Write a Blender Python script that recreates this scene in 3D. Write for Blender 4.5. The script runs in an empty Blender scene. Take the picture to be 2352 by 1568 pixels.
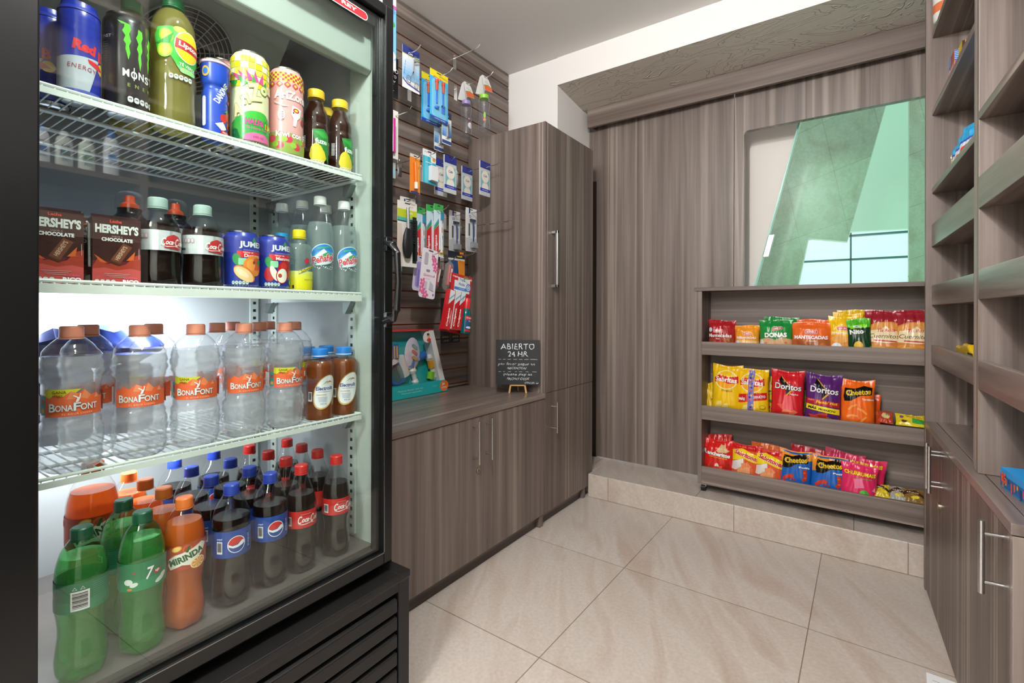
import bpy, bmesh, math, random
from math import sin, cos, pi, radians, atan2, hypot, exp, sqrt
from mathutils import Vector, Matrix
random.seed(7)
SC = bpy.context.scene
COL = SC.collection

# ---------------- camera, world, light, exposure ----------------
cam = bpy.data.cameras.new('camera'); camo = bpy.data.objects.new('camera', cam); COL.objects.link(camo)
YAW, ROLL = radians(35.367), radians(.163)
F = Vector((-sin(YAW), cos(YAW), 0)); R0 = Vector((cos(YAW), sin(YAW), 0)); U0 = Vector((0, 0, 1))
R = R0*cos(ROLL)+U0*sin(ROLL); U = U0*cos(ROLL)-R0*sin(ROLL)
m = Matrix((R, U, -F)).transposed().to_4x4(); m.translation = Vector((0, 0, 1))
camo.matrix_world = m
cam.sensor_width = 36; cam.lens = 36*1113.04/2352; cam.shift_y = -66.32/2352; cam.clip_start = .02
SC.camera = camo
SC.view_settings.view_transform = 'Standard'; SC.view_settings.look = 'None'
SC.view_settings.gamma = 1; SC.view_settings.use_curve_mapping = False
SC.view_settings.exposure = 0.0
cy = SC.cycles
cy.use_denoising = True; cy.max_bounces = 8; cy.diffuse_bounces = 4; cy.glossy_bounces = 3
cy.transmission_bounces = 8; cy.transparent_max_bounces = 40; cy.sample_clamp_indirect = 4
cy.caustics_reflective = False; cy.caustics_refractive = False; cy.blur_glossy = 1.0

w = bpy.data.worlds.new('sky'); SC.world = w; w.use_nodes = True
w.node_tree.nodes['Background'].inputs[0].default_value = (.90, .95, 1, 1)
w.node_tree.nodes['Background'].inputs[1].default_value = 1.9

def area(name, loc, size, power, rot=(0, 0, 0), color=(1, 1, 1), sy=None):
    l = bpy.data.lights.new(name, 'AREA'); l.size = size; l.energy = power; l.color = color
    if sy: l.shape = 'RECTANGLE'; l.size_y = sy
    o = bpy.data.objects.new(name, l); COL.objects.link(o); o.location = loc; o.rotation_euler = rot
    return o
def bulb(name, loc, radius, power, color):
    l = bpy.data.lights.new(name, 'POINT'); l.shadow_soft_size = radius; l.energy = power; l.color = color
    o = bpy.data.objects.new(name, l); COL.objects.link(o); o.location = loc; return o
bulb('room_light', (-.36, .42, 2.12), .05, 62, (1, .99, .985))
bulb('room_light', (-.35, -.75, 1.95), .12, 84, (1, .99, .98))  # unseen fill light added behind the camera to raise the ambient level
cl = area('cooler_light', (-1.285, .327, 1.012), .30, 7.0, color=(.9, .9, 1), sy=.02)
cl.rotation_euler = Vector((-.75, .1, -1)).to_track_quat('-Z', 'Y').to_euler()

cl = area('cooler_light', (-1.285, .327, .718), .30, 2.2, color=(.92, .92, 1), sy=.02)  # unseen second light, added to brighten the bottom bay
cl.rotation_euler = Vector((-.6, .1, -1)).to_track_quat('-Z', 'Y').to_euler()

# ---------------- materials ----------------
def lin(h):
    h = h.lstrip('#'); out = []
    for i in (0, 2, 4):
        c = int(h[i:i+2], 16)/255
        out.append(c/12.92 if c <= .04045 else ((c+.055)/1.055)**2.4)
    return (*out, 1)
MC = {}
def mat(name):
    mt = bpy.data.materials.new(name); mt.use_nodes = True
    return mt, mt.node_tree, mt.node_tree.nodes, mt.node_tree.links, mt.node_tree.nodes['Principled BSDF']
def col(h, rough=.45, metal=0, spec=.5):
    k = (h, rough, metal, spec)
    if k not in MC:
        mt, nt, N, L, b = mat('paint_'+h.strip('#'))
        b.inputs['Base Color'].default_value = lin(h); b.inputs['Roughness'].default_value = rough
        b.inputs['Metallic'].default_value = metal; b.inputs['Specular IOR Level'].default_value = spec
        MC[k] = mt
    return MC[k]
def ramp(N, stops):
    r = N.new('ShaderNodeValToRGB'); e = r.color_ramp.elements
    while len(e) < len(stops): e.new(.5)
    for i, (p, c) in enumerate(stops): e[i].position = p; e[i].color = lin(c)
    return r
def noise(N, L, scale, vec, detail=4, rough=.6):
    mp = N.new('ShaderNodeMapping'); mp.inputs['Scale'].default_value = scale
    L.new(vec, mp.inputs['Vector'])
    n = N.new('ShaderNodeTexNoise'); n.inputs['Scale'].default_value = 1; n.inputs['Detail'].default_value = detail
    n.inputs['Roughness'].default_value = rough
    L.new(mp.outputs[0], n.inputs['Vector']); return n.outputs['Fac']
def mixc(N, L, f, a, b, mode='MIX'):
    x = N.new('ShaderNodeMix'); x.data_type = 'RGBA'; x.blend_type = mode
    for s, v in ((0, f), (6, a), (7, b)):
        if hasattr(v, 'is_output'): L.new(v, x.inputs[s])
        else: x.inputs[s].default_value = v
    return x.outputs[2]
def wood(axis, dark='#6c6059', lightc='#968880', gl=.42):
    k = ('wood', axis, dark, lightc, gl)
    if k in MC: return MC[k]
    mt, nt, N, L, b = mat('grey_oak_laminate_'+axis)
    g = N.new('ShaderNodeNewGeometry').outputs['Position']
    def sc(a, l): return tuple(l if 'xyz'[i] == axis else a for i in range(3))
    fine = noise(N, L, sc(230, 3), g, 3, .7); mid = noise(N, L, sc(38, .9), g, 3, .55); big = noise(N, L, sc(9, .35), g, 2, .5)
    r1 = ramp(N, [(.3, dark), (.72, lightc)]); L.new(mid, r1.inputs[0])
    r2 = ramp(N, [(.25, '#9a9a9a'), (.75, '#ffffff')]); L.new(fine, r2.inputs[0])
    r3 = ramp(N, [(.35, '#c4c0be'), (.65, '#ffffff')]); L.new(big, r3.inputs[0])
    c = mixc(N, L, .38, r1.outputs[0], r2.outputs[0], 'MULTIPLY'); c = mixc(N, L, .6, c, r3.outputs[0], 'MULTIPLY')
    st = noise(N, L, sc(15, .12), g, 1, .3); r4 = ramp(N, [(.60, '#000000'), (.66, '#bbbbbb'), (.68, '#000000')]); L.new(st, r4.inputs[0])
    c = mixc(N, L, r4.outputs[0], c, lin('#b3a69b'))
    L.new(c, b.inputs['Base Color']); b.inputs['Roughness'].default_value = gl
    bp = N.new('ShaderNodeBump'); bp.inputs['Strength'].default_value = .12; bp.inputs['Distance'].default_value = .001
    L.new(fine, bp.inputs['Height']); L.new(bp.outputs[0], b.inputs['Normal'])
    MC[k] = mt; return mt
WZ, WY, WX = wood('z'), wood('y', gl=.3), wood('x')
def stone(plane):
    mt, nt, N, L, b = mat('beige_stone_tile_'+plane)
    g = N.new('ShaderNodeNewGeometry').outputs['Position']
    mp = N.new('ShaderNodeMapping'); L.new(g, mp.inputs['Vector'])
    if plane == 'floor': mp.inputs['Location'].default_value = (.761, -1.184+.614*3, 0); mp.inputs['Rotation'].default_value = (0, 0, radians(.7))
    elif plane == 'step': mp.inputs['Location'].default_value = (.93+.31, .2, 0)
    elif plane == 'lobby': mp.inputs['Rotation'].default_value = (radians(-90), 0, radians(-14)); mp.inputs['Scale'].default_value = (2.6, 1, 2.0)
    else: mp.inputs['Rotation'].default_value = (radians(-90), 0, 0); mp.inputs['Location'].default_value = (1.07, .3, 0)
    br = N.new('ShaderNodeTexBrick'); br.offset = 0; br.squash = 1
    for n_, v in (('Scale', 1), ('Mortar Size', .0016), ('Mortar Smooth', .1), ('Brick Width', .6175), ('Row Height', .614 if plane == 'floor' else (.6 if plane == 'lobby' else 3)), ('Bias', 0)): br.inputs[n_].default_value = v
    br.inputs['Color1'].default_value = lin('#cdc3b9'); br.inputs['Color2'].default_value = lin('#d4cac1'); br.inputs['Mortar'].default_value = lin('#8f7f70')
    L.new(mp.outputs[0], br.inputs['Vector'])
    rot = N.new('ShaderNodeMapping'); rot.inputs['Rotation'].default_value = (0, radians(20) if plane == 'riser' else 0, radians(-28)); L.new(g, rot.inputs['Vector'])
    wv = N.new('ShaderNodeTexNoise'); wv.inputs['Scale'].default_value = 1.6; wv.inputs['Detail'].default_value = 5; wv.inputs['Distortion'].default_value = .6
    m2 = N.new('ShaderNodeMapping'); m2.inputs['Scale'].default_value = (6, 1.1, 3); L.new(rot.outputs[0], m2.inputs['Vector']); L.new(m2.outputs[0], wv.inputs['Vector'])
    r = ramp(N, [(.32, '#ddcabc'), (.5, '#ffffff'), (.72, '#ece4dc')]); L.new(wv.outputs['Fac'], r.inputs[0])
    c = mixc(N, L, .6, br.outputs['Color'], r.outputs[0], 'MULTIPLY')
    f = noise(N, L, (90, 90, 90), g, 3); r2 = ramp(N, [(.3, '#e2e2e2'), (.7, '#ffffff')]); L.new(f, r2.inputs[0])
    c = mixc(N, L, .7, c, r2.outputs[0], 'MULTIPLY')
    L.new(c, b.inputs['Base Color']); b.inputs['Roughness'].default_value = .42
    bp = N.new('ShaderNodeBump'); bp.inputs['Strength'].default_value = .5; bp.inputs['Distance'].default_value = .002; bp.invert = True
    L.new(br.outputs['Fac'], bp.inputs['Height']); L.new(bp.outputs[0], b.inputs['Normal'])
    return mt
def plaster(name, c, bump=.1, scale=60, rough=.75, swirl=False):
    mt, nt, N, L, b = mat(name)
    g = N.new('ShaderNodeNewGeometry').outputs['Position']
    b.inputs['Base Color'].default_value = lin(c); b.inputs['Roughness'].default_value = rough
    bp = N.new('ShaderNodeBump'); bp.inputs['Strength'].default_value = bump; bp.inputs['Distance'].default_value = .004
    if swirl:
        mp = N.new('ShaderNodeMapping'); mp.inputs['Scale'].default_value = (2.6, 5.5, 4); L.new(g, mp.inputs['Vector'])
        n = N.new('ShaderNodeTexNoise'); n.inputs['Scale'].default_value = 1.5; n.inputs['Detail'].default_value = 2.5; n.inputs['Distortion'].default_value = 1.6
        L.new(mp.outputs[0], n.inputs['Vector'])
        r = N.new('ShaderNodeValToRGB'); e = r.color_ramp.elements
        for p_, v_ in ((.44, 0), (.452, 1), (.464, .15), (.53, .25), (.54, 1), (.55, .3)):
            if p_ == .44: e[0].position = p_; e[0].color = (v_,)*3+(1,)
            elif p_ == .55: e[-1].position = p_; e[-1].color = (v_,)*3+(1,)
            else: q = e.new(p_); q.color = (v_,)*3+(1,)
        L.new(n.outputs['Fac'], r.inputs[0]); L.new(r.outputs[0], bp.inputs['Height'])
    else: L.new(noise(N, L, (scale,)*3, g, 4), bp.inputs['Height'])
    L.new(bp.outputs[0], b.inputs['Normal']); return mt
def clear(name, tint, rough=.03, ior=1.45, bump=0, body=None, bf=0, glow=None):
    """thin see-through shell: fresnel gloss over tinted transparency, optionally some scattering body colour"""
    k = ('clear', name)
    if k in MC: return MC[k]
    mt, nt, N, L, b = mat(name); N.remove(b)
    t = N.new('ShaderNodeBsdfTransparent'); t.inputs[0].default_value = tint if len(tint) == 4 else (*tint, 1)
    gl = N.new('ShaderNodeBsdfGlossy'); gl.inputs['Roughness'].default_value = rough
    lw = N.new('ShaderNodeLayerWeight'); lw.inputs[0].default_value = .5; f0 = ((ior-1)/(ior+1))**2
    pw = N.new('ShaderNodeMath'); pw.operation = 'POWER'; L.new(lw.outputs['Facing'], pw.inputs[0]); pw.inputs[1].default_value = 4.5
    fr = N.new('ShaderNodeMath'); fr.operation = 'MULTIPLY_ADD'; L.new(pw.outputs[0], fr.inputs[0]); fr.inputs[1].default_value = (1-f0)*.9; fr.inputs[2].default_value = f0
    out = t.outputs[0]
    if body:
        d = N.new('ShaderNodeBsdfDiffuse'); d.inputs[0].default_value = lin(body)
        tl = N.new('ShaderNodeBsdfTranslucent'); tl.inputs[0].default_value = lin(body)
        mx = N.new('ShaderNodeMixShader'); mx.inputs[0].default_value = .5; L.new(d.outputs[0], mx.inputs[1]); L.new(tl.outputs[0], mx.inputs[2])
        m2 = N.new('ShaderNodeMixShader'); m2.inputs[0].default_value = bf; L.new(out, m2.inputs[1]); L.new(mx.outputs[0], m2.inputs[2]); out = m2.outputs[0]
    m3 = N.new('ShaderNodeMixShader'); L.new(fr.outputs[0], m3.inputs[0]); L.new(out, m3.inputs[1]); L.new(gl.outputs[0], m3.inputs[2])
    if bump:
        g = N.new('ShaderNodeTexCoord').outputs['Object']; bp = N.new('ShaderNodeBump'); bp.inputs['Strength'].default_value = bump; bp.inputs['Distance'].default_value = .004
        L.new(noise(N, L, (22, 22, 60), g, 2), bp.inputs['Height']); L.new(bp.outputs[0], gl.inputs['Normal']); L.new(bp.outputs[0], lw.inputs['Normal'])
    L.new(m3.outputs[0], N['Material Output'].inputs[0]); MC[k] = mt; return mt
def refr(name, c, ior=1.33, rough=0.0, tr=1.0):
    k = ('refr', name)
    if k in MC: return MC[k]
    mt, nt, N, L, b = mat(name)
    b.inputs['Base Color'].default_value = lin(c); b.inputs['Transmission Weight'].default_value = tr
    b.inputs['IOR'].default_value = ior; b.inputs['Roughness'].default_value = rough
    MC[k] = mt; return mt
def glossy(h, rough=.2): return col(h, rough)
STEEL = col('#c9c9c6', .28, 1); CHROME = col('#dcdcdc', .12, 1)
BLACK = col('#0b0b0c', .35); BLACKM = col('#0f0e0e', .5); LINER = col('#bcc8c0', .35); LINERG = col('#a0a6a6', .4); WHITE = plaster('white_wall_paint', '#efece8')
SHELLM = clear('clear_plastic', (.97, .98, .98), .04, 1.4)

# ---------------- mesh helpers ----------------
class MB:
    def __init__(s): s.v = []; s.f = []; s.m = []
    def add(s, vs, fs, mi=0):
        o = len(s.v); s.v += [tuple(q) for q in vs]; s.f += [[i+o for i in q] for q in fs]; s.m += [mi]*len(fs); return s
    def box(s, x0, y0, z0, x1, y1, z1, mi=0):
        v = [(x, y, z) for x in (x0, x1) for y in (y0, y1) for z in (z0, z1)]
        return s.add(v, [(0, 1, 3, 2), (4, 6, 7, 5), (0, 4, 5, 1), (2, 3, 7, 6), (0, 2, 6, 4), (1, 5, 7, 3)], mi)
    def tube(s, pts, r, n=8, mi=0, closed=False):
        pts = [Vector(p) for p in pts]; rings = []; k = len(pts)
        for i, p in enumerate(pts):
            a = pts[i-1] if (i or closed) else p; b = pts[(i+1) % k] if (i < k-1 or closed) else p
            d = (b-a).normalized(); up = Vector((0, 0, 1)) if abs(d.z) < .9 else Vector((1, 0, 0))
            x = d.cross(up).normalized(); y = d.cross(x); rr = r[i] if isinstance(r, (list, tuple)) else r
            rings.append([p+x*rr*cos(2*pi*j/n)+y*rr*sin(2*pi*j/n) for j in range(n)])
        fs = [(i*n+j, i*n+(j+1) % n, ((i+1) % k)*n+(j+1) % n, ((i+1) % k)*n+j) for i in range(k if closed else k-1) for j in range(n)]
        if not closed: fs += [tuple(range(n))[::-1], tuple(range((k-1)*n, k*n))]
        return s.add([q for r_ in rings for q in r_], fs, mi)
    def lathe(s, prof, n=32, mi=0, fn=None, c=(0, 0, 0), cap=True):
        vs = []; fs = []
        for (r, z) in prof:
            for j in range(n):
                a = 2*pi*j/n; rr = fn(r, z, a) if fn else r
                vs.append((c[0]+rr*cos(a), c[1]+rr*sin(a), c[2]+z))
        for i in range(len(prof)-1):
            for j in range(n): fs.append((i*n+j, i*n+(j+1) % n, (i+1)*n+(j+1) % n, (i+1)*n+j))
        if cap: fs += [tuple(range(n))[::-1], tuple(range((len(prof)-1)*n, len(prof)*n))]
        return s.add(vs, fs, mi)
    def prism(s, poly, y0, y1, mi=0, axis='y'):
        n = len(poly)
        def P(a, b, t): return {'y': (a, t, b), 'x': (t, a, b), 'z': (a, b, t)}[axis]
        return s.add([P(a, b, y0) for a, b in poly]+[P(a, b, y1) for a, b in poly],
                     [tuple(range(n)), tuple(range(n, 2*n))[::-1]]+[(i, i+n, (i+1) % n+n, (i+1) % n) for i in range(n)], mi)
    def build(s, name, mats, parent=None, smooth=False, bevel=0, seg=2, **props):
        me = bpy.data.meshes.new(name); me.from_pydata(s.v, [], s.f)
        mats = mats if isinstance(mats, (list, tuple)) else [mats]
        for q in mats: me.materials.append(q)
        me.polygons.foreach_set('material_index', s.m)
        bm = bmesh.new(); bm.from_mesh(me); bmesh.ops.recalc_face_normals(bm, faces=bm.faces); bm.to_mesh(me); bm.free()
        o = bpy.data.objects.new(name, me); COL.objects.link(o)
        if smooth: smooth_mesh(me)
        if bevel:
            b = o.modifiers.new('bevel', 'BEVEL'); b.width = bevel; b.segments = seg; b.limit_method = 'ANGLE'; b.harden_normals = False
        if parent: o.parent = parent
        for k, v in props.items(): o[k] = v
        return o
def smooth_mesh(me, ang=40):
    me.polygons.foreach_set('use_smooth', [True]*len(me.polygons))
    bm = bmesh.new(); bm.from_mesh(me)
    for e in bm.edges:
        if len(e.link_faces) == 2 and e.calc_face_angle(0) > radians(ang): e.smooth = False
    bm.to_mesh(me); bm.free()
def empty(name, loc=(0, 0, 0), rz=0, label=None, category=None, group=None, rot=None):
    o = bpy.data.objects.new(name, None); COL.objects.link(o); o.location = loc; o.rotation_euler = rot or (0, 0, rz); o.empty_display_size = .05
    tag(o, label, category, group); return o
def tag(o, label=None, category=None, group=None, kind=None):
    if label: o['label'] = label
    if category: o['category'] = category
    if group: o['group'] = group
    if kind: o['kind'] = kind
    return o
def dup(root, loc, rz=0, label=None, group=None, rot=None):
    def cp(o, par):
        c = o.copy(); COL.objects.link(c)
        if par: c.parent = par
        for ch in KIDS.get(o.name, ()): cp(ch, c)
        return c
    KIDS = {}
    for o in root.children_recursive: KIDS.setdefault(o.parent.name, []).append(o)
    r = cp(root, None); r.location = loc; r.rotation_euler = rot or (0, 0, rz)
    if label: r['label'] = label
    if group: r['group'] = group
    return r
def S(name, mb, mt, **k):
    o = mb.build(name, mt, **k); o['kind'] = 'structure'; return o

# ---------------- flat artwork (labels, print, writing) laid onto surfaces ----------------
TC = {}
def text_geo(s, bold=0, shear=0, spacing=1):
    k = (s, bold, shear, spacing)
    if k not in TC:
        c = bpy.data.curves.new('t', 'FONT'); c.body = s; c.offset = bold; c.shear = shear; c.resolution_u = 3; c.space_character = spacing
        o = bpy.data.objects.new('t', c); COL.objects.link(o)
        dg = bpy.context.evaluated_depsgraph_get(); dg.update()
        me = bpy.data.meshes.new_from_object(o.evaluated_get(dg))
        vs = [(v.co.x, v.co.y) for v in me.vertices]; fs = [tuple(p.vertices) for p in me.polygons]
        bpy.data.objects.remove(o); bpy.data.curves.remove(c); bpy.data.meshes.remove(me)
        x0 = min(v[0] for v in vs); x1 = max(v[0] for v in vs); y0 = min(v[1] for v in vs); y1 = max(v[1] for v in vs)
        TC[k] = ([((x-(x0+x1)/2), (y-(y0+y1)/2)) for x, y in vs], fs, x1-x0, y1-y0)
    return TC[k]
# item makers; all sizes in mm, origin at the middle of the artwork
def Rc(c, x, y, w, h, rot=0): return ('p', c, [(-w/2, -h/2), (w/2, -h/2), (w/2, h/2), (-w/2, h/2)], x, y, rot)
def El(c, x, y, w, h=None, rot=0, n=24):
    h = h or w; return ('p', c, [(w/2*cos(2*pi*i/n), h/2*sin(2*pi*i/n)) for i in range(n)], x, y, rot)
def Po(c, pts, x=0, y=0, rot=0): return ('p', c, pts, x, y, rot)
def Rr(c, x, y, w, h, r, rot=0):
    r = min(r, w/2, h/2); pts = []
    for cx_, cy_, a0 in ((w/2-r, h/2-r, 0), (-w/2+r, h/2-r, 90), (-w/2+r, -h/2+r, 180), (w/2-r, -h/2+r, 270)):
        pts += [(cx_+r*cos(radians(a0+a)), cy_+r*sin(radians(a0+a))) for a in (0, 30, 60, 90)]
    return ('p', c, pts, x, y, rot)
def Tx(c, s, x, y, h, w=None, rot=0, b=0, sh=0, sp=1): return ('t', c, s, x, y, rot, h, w, b, sh, sp)
def To(c, oc, s, x, y, h, w=None, rot=0, b=.01, ob=.05, sh=0):
    _, _, tw, th = text_geo(s, b, sh); k = h/th; wx = (w/tw) if w else k; g = (ob-b)*2
    return [Tx(oc, s, x, y, h+g*k, tw*wx+g*wx, rot, ob, sh), Tx(c, s, x, y, h, w, rot, b, sh)]
def flat(items):
    out = []
    for i in items: out += flat(i) if isinstance(i, list) else [i]
    return out
def nutri(x, y, s=4, n=5, c='#e8e8e8', c2='#9aa0a0'):
    return [[Rr(c, x+i*s*1.15, y, s, s*1.35, s*.45), Rr(c2, x+i*s*1.15, y+s*.1, s*.6, s*.3, 1)] for i in range(n)]
def barcode(x, y, w, h, vert=False, c='#f2f2f2'):
    o = [Rc(c, x, y, w, h)]; n = 11
    for i in range(n):
        t = (i+.5)/n-.5; q = .3+.5*((i*7) % 3)/2
        o.append(Rc('#202020', x, y+t*h*.84, w*.8, h*.84/n*q) if vert else Rc('#202020', x+t*w*.84, y+h*.05, w*.84/n*q, h*.75))
    return o
def art_mesh(mb, items, fn, mats, mcache, step=None, dz=.00009, base=.0003, rough=.4, clip=None, thick=.0020):
    items = flat(items); dz = min(dz, thick/max(len(items), 1))
    for k, it in enumerate(items):
        if it[0] == 'p':
            _, c, pts, x, y, rot = it; vs = pts; fs = [tuple(range(len(pts)))]
        else:
            _, c, s, x, y, rot, h, w_, b, sh, sp = it
            vs, fs, tw, th = text_geo(s, b, sh, sp); ky = h/th; kx = (w_/tw) if w_ else ky; vs = [(a*kx, q*ky) for a, q in vs]
            if c == '#d4dadc': vs = [(a+.9*sin(q*.33+(a+x)*.13)+(q)*.16*sin((a+x)*.21+y), q+1.2*sin((a+x)*.19+y)+.7*sin((a+x)*.63)) for a, q in vs]
        ca, sa = cos(radians(rot)), sin(radians(rot))
        vs = [(a*ca-q*sa+x, a*sa+q*ca+y, 0) for a, q in vs]
        bm = bmesh.new(); bv = [bm.verts.new(v) for v in vs]
        for f in fs:
            try: bm.faces.new([bv[i] for i in f])
            except ValueError: pass
        if step or clip:
            bmesh.ops.triangulate(bm, faces=bm.faces)
            x0 = min(v[0] for v in vs); x1 = max(v[0] for v in vs); y0 = min(v[1] for v in vs); y1 = max(v[1] for v in vs)
            if clip:
                for co, no in (((clip[0], 0, 0), (-1, 0, 0)), ((clip[1], 0, 0), (1, 0, 0)), ((0, clip[2], 0), (0, -1, 0)), ((0, clip[3], 0), (0, 1, 0))):
                    bmesh.ops.bisect_plane(bm, geom=bm.verts[:]+bm.edges[:]+bm.faces[:], plane_co=co, plane_no=no, clear_outer=True)
            if step:
                sx, sy = step
                if sx:
                    i = math.ceil(x0/sx)
                    while i*sx < x1:
                        bmesh.ops.bisect_plane(bm, geom=bm.verts[:]+bm.edges[:]+bm.faces[:], plane_co=(i*sx, 0, 0), plane_no=(1, 0, 0)); i += 1
                if sy:
                    i = math.ceil(y0/sy)
                    while i*sy < y1:
                        bmesh.ops.bisect_plane(bm, geom=bm.verts[:]+bm.edges[:]+bm.faces[:], plane_co=(0, i*sy, 0), plane_no=(0, 1, 0)); i += 1
        if c not in mcache: mcache[c] = len(mats); mats.append(col(c, rough) if isinstance(c, str) else c)
        bm.verts.index_update(); off = base+dz*k
        mb.add([fn(v.co.x/1000, v.co.y/1000, off) for v in bm.verts], [[v.index for v in f.verts] for f in bm.faces], mcache[c]); bm.free()
# ---------------- room ----------------
CZ = 2.399
FL = stone('floor'); ST = stone('step'); RI = stone('riser')
CEILP = plaster('ceiling_paint', '#dedbd7', .05); BEAMP = plaster('beam_paint', '#f4f2ef', .08)
S('floor', MB().box(-2.1, -1.6, -.1, 1.0, 2.75, 0), FL)
mb = MB().box(-1.188, 2.392, .0005, .9, 2.75, .125).box(-1.66, 2.455, .0005, -1.188, 2.75, .125, 0)
o = mb.build('trim_1', [ST, RI], bevel=.004, kind='structure')
for p in o.data.polygons:
    if abs(p.normal.y) > .9: p.material_index = 1
S('ceiling', MB().box(-1.72, -1.6, CZ, .9, 2.35, CZ+.08), CEILP)
S('wall_left', MB().box(-1.80, -1.6, 0, -1.70, 2.75, CZ), WHITE)
S('wall_right', MB().box(.62, -1.6, 0, .72, 2.75, CZ), WHITE)
S('wall_rear', MB().box(-1.7, -1.7, 0, .62, -1.6, CZ), WHITE)
S('wall_back', MB().box(-1.70, 2.315, 1.905, -1.34, 2.75, CZ), BEAMP)
S('wall_alcove', MB().box(-1.70, 2.46, .125, -1.34, 2.75, 1.905), BEAMP)
# deep beam over the alcove; its underside is rough plaster
mb = MB().prism([(2.311, 2.249), (2.311, 2.42), (2.8, 2.42), (2.8, 2.212), (2.62, 2.212)], -1.34, .62, 0, 'x')
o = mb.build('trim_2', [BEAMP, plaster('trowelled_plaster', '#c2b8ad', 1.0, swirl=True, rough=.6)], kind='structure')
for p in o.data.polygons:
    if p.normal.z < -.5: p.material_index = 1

# slat wall
mb = MB().box(-1.70, .6, .622, -1.676, 2.311, 2.395, 1)
z = 2.321-.0765*23; zt = CZ-.003
zs = [2.321-.0765*k for k in range(23)]
prev = zt
for zz in zs+[.622]:
    mb.box(-1.680, .6, zz+.0035, -1.668, 2.309, prev-.0035 if prev != zt else zt); prev = zz
S('trim_3', mb, [WY, col('#a2603a', .6)], bevel=.001)

# ---------------- handles, locks ----------------
def bar_handle(parent, x, y, z0, z1, dx, dy, r=.005, inset=.022):
    """vertical bar standing off a face at x,y towards (dx,dy)"""
    mb = MB(); L_ = .032
    mb.tube([(x+dx*L_, y+dy*L_, z0), (x+dx*L_, y+dy*L_, z1)], r, 12)
    for zz in (z0+inset, z1-inset): mb.tube([(x, y, zz), (x+dx*L_, y+dy*L_, zz)], r*.72, 8)
    return mb.build('handle', STEEL, parent, smooth=True)
def lock(parent, x, y, z, dx, dy):
    mb = MB().tube([(x, y, z), (x+dx*.006, y+dy*.006, z)], .010, 20).tube([(x+dx*.006, y+dy*.006, z), (x+dx*.008, y+dy*.008, z)], .006, 16)
    mb.box(x+dx*.008-.0008-abs(dy)*.0004, y+dy*.008-.0008, z-.004, x+dx*.0086+.0008, y+dy*.0086+.0008, z+.004, 1)
    return mb.build('lock', [col('#b7ad98', .3, 1), BLACK], parent, smooth=True)

# ---------------- left base cabinet with counter ----------------
FX = -1.190; Y0, YC, Y2 = .915, 1.945, 2.447
cab = empty('base_cabinet', (0, 0, 0), label='low two-door grey oak cabinet beside the drinks cooler, holding the chalkboard sign', category='cabinet')
MB().box(-1.665, Y0, .06, FX-.020, YC-.002, .597).build('body', WZ, cab)
MB().box(-1.60, Y0, .0, -1.215, YC-.03, .06).build('plinth', wood('y', '#3e3430', '#5a4e48'), cab)
d1 = MB().box(FX-.018, Y0, .057, FX, 1.4745, .597).build('door', WZ, cab, bevel=.0012)
d2 = MB().box(FX-.018, 1.4765, .057, FX, YC-.001, .597).build('door', WZ, cab, bevel=.0012)
bar_handle(d1, FX, 1.421, .425, .597-.008, 1, 0, .0042); bar_handle(d2, FX, 1.501, .425, .589, 1, 0, .0042)
lock(d2, FX, 1.449, .392, 1, 0)
ct = MB().box(-1.665, Y0, .599, FX+.004, YC-.0015, .621).build('countertop', WY, cab, bevel=.0015)
# small feet under the divider panels
for yy in (YC-.035,): MB().box(-1.22, yy, 0, -1.195, yy+.03, .056).build('foot', WZ, cab, bevel=.002)
tall = empty('tall_cabinet', (0, 0, 0), label='tall grey oak corner cupboard with a long handle above and a short one below', category='cabinet')
MB().box(-1.665, YC, .06, FX-.020, Y2, 1.90).build('body', WZ, tall, bevel=.001)
MB().box(FX-.020, YC, .60, FX-.0005, YC+.018, 1.90).build('side_panel', WZ, tall, bevel=.001)
MB().box(-1.60, YC+.02, 0, -1.215, 2.385, .06).build('plinth', wood('y', '#3e3430', '#5a4e48'), tall)
d1 = MB().box(FX-.018, YC+.002, .057, FX, Y2, .6195).build('door', WZ, tall, bevel=.0012)
d2 = MB().box(FX-.0195, YC+.019, .622, FX+.001, Y2, 1.898).build('door', WZ, tall, bevel=.0012)
bar_handle(d1, FX, 2.007, .427, .574, 1, 0, .0038)
mb = MB().box(FX+.022, 1.999, 1.12, FX+.034, 2.013, 1.392)
mb.box(FX, 1.999, 1.12, FX+.034, 2.013, 1.135).box(FX, 1.999, 1.377, FX+.034, 2.013, 1.392)
mb.build('handle', STEEL, d2, bevel=.002)
MB().box(-1.22, 2.35, 0, -1.196, 2.375, .056).build('foot', WZ, tall, bevel=.002)

# ---------------- sliding panels and header at the back ----------------
HW = wood('x', '#766961', '#9a8c84')
mb = MB().box(-1.312, 2.62, 2.104, .60, 2.642, 2.211).box(-1.312, 2.642, 2.104, -1.29, 2.745, 2.211).box(-1.312, 2.642, 2.18, .60, 2.689, 2.211)
mb.build('trim_4', HW, bevel=.001, kind='structure')
S('trim_5', MB().box(-1.338, 2.70, .1255, -1.288, 2.72, 1.80), wood('z', '#2e2622', '#453a35'))
PZ = wood('z', '#74675f', '#a0938b')
S('door_1', MB().box(-1.3395, 2.702, .130, -.62, 2.722, 2.24), PZ, bevel=.001)
S('door_2', MB().box(-.678, 2.690, .130, -.5135, 2.7005, 2.20), PZ, bevel=.0008)
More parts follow.
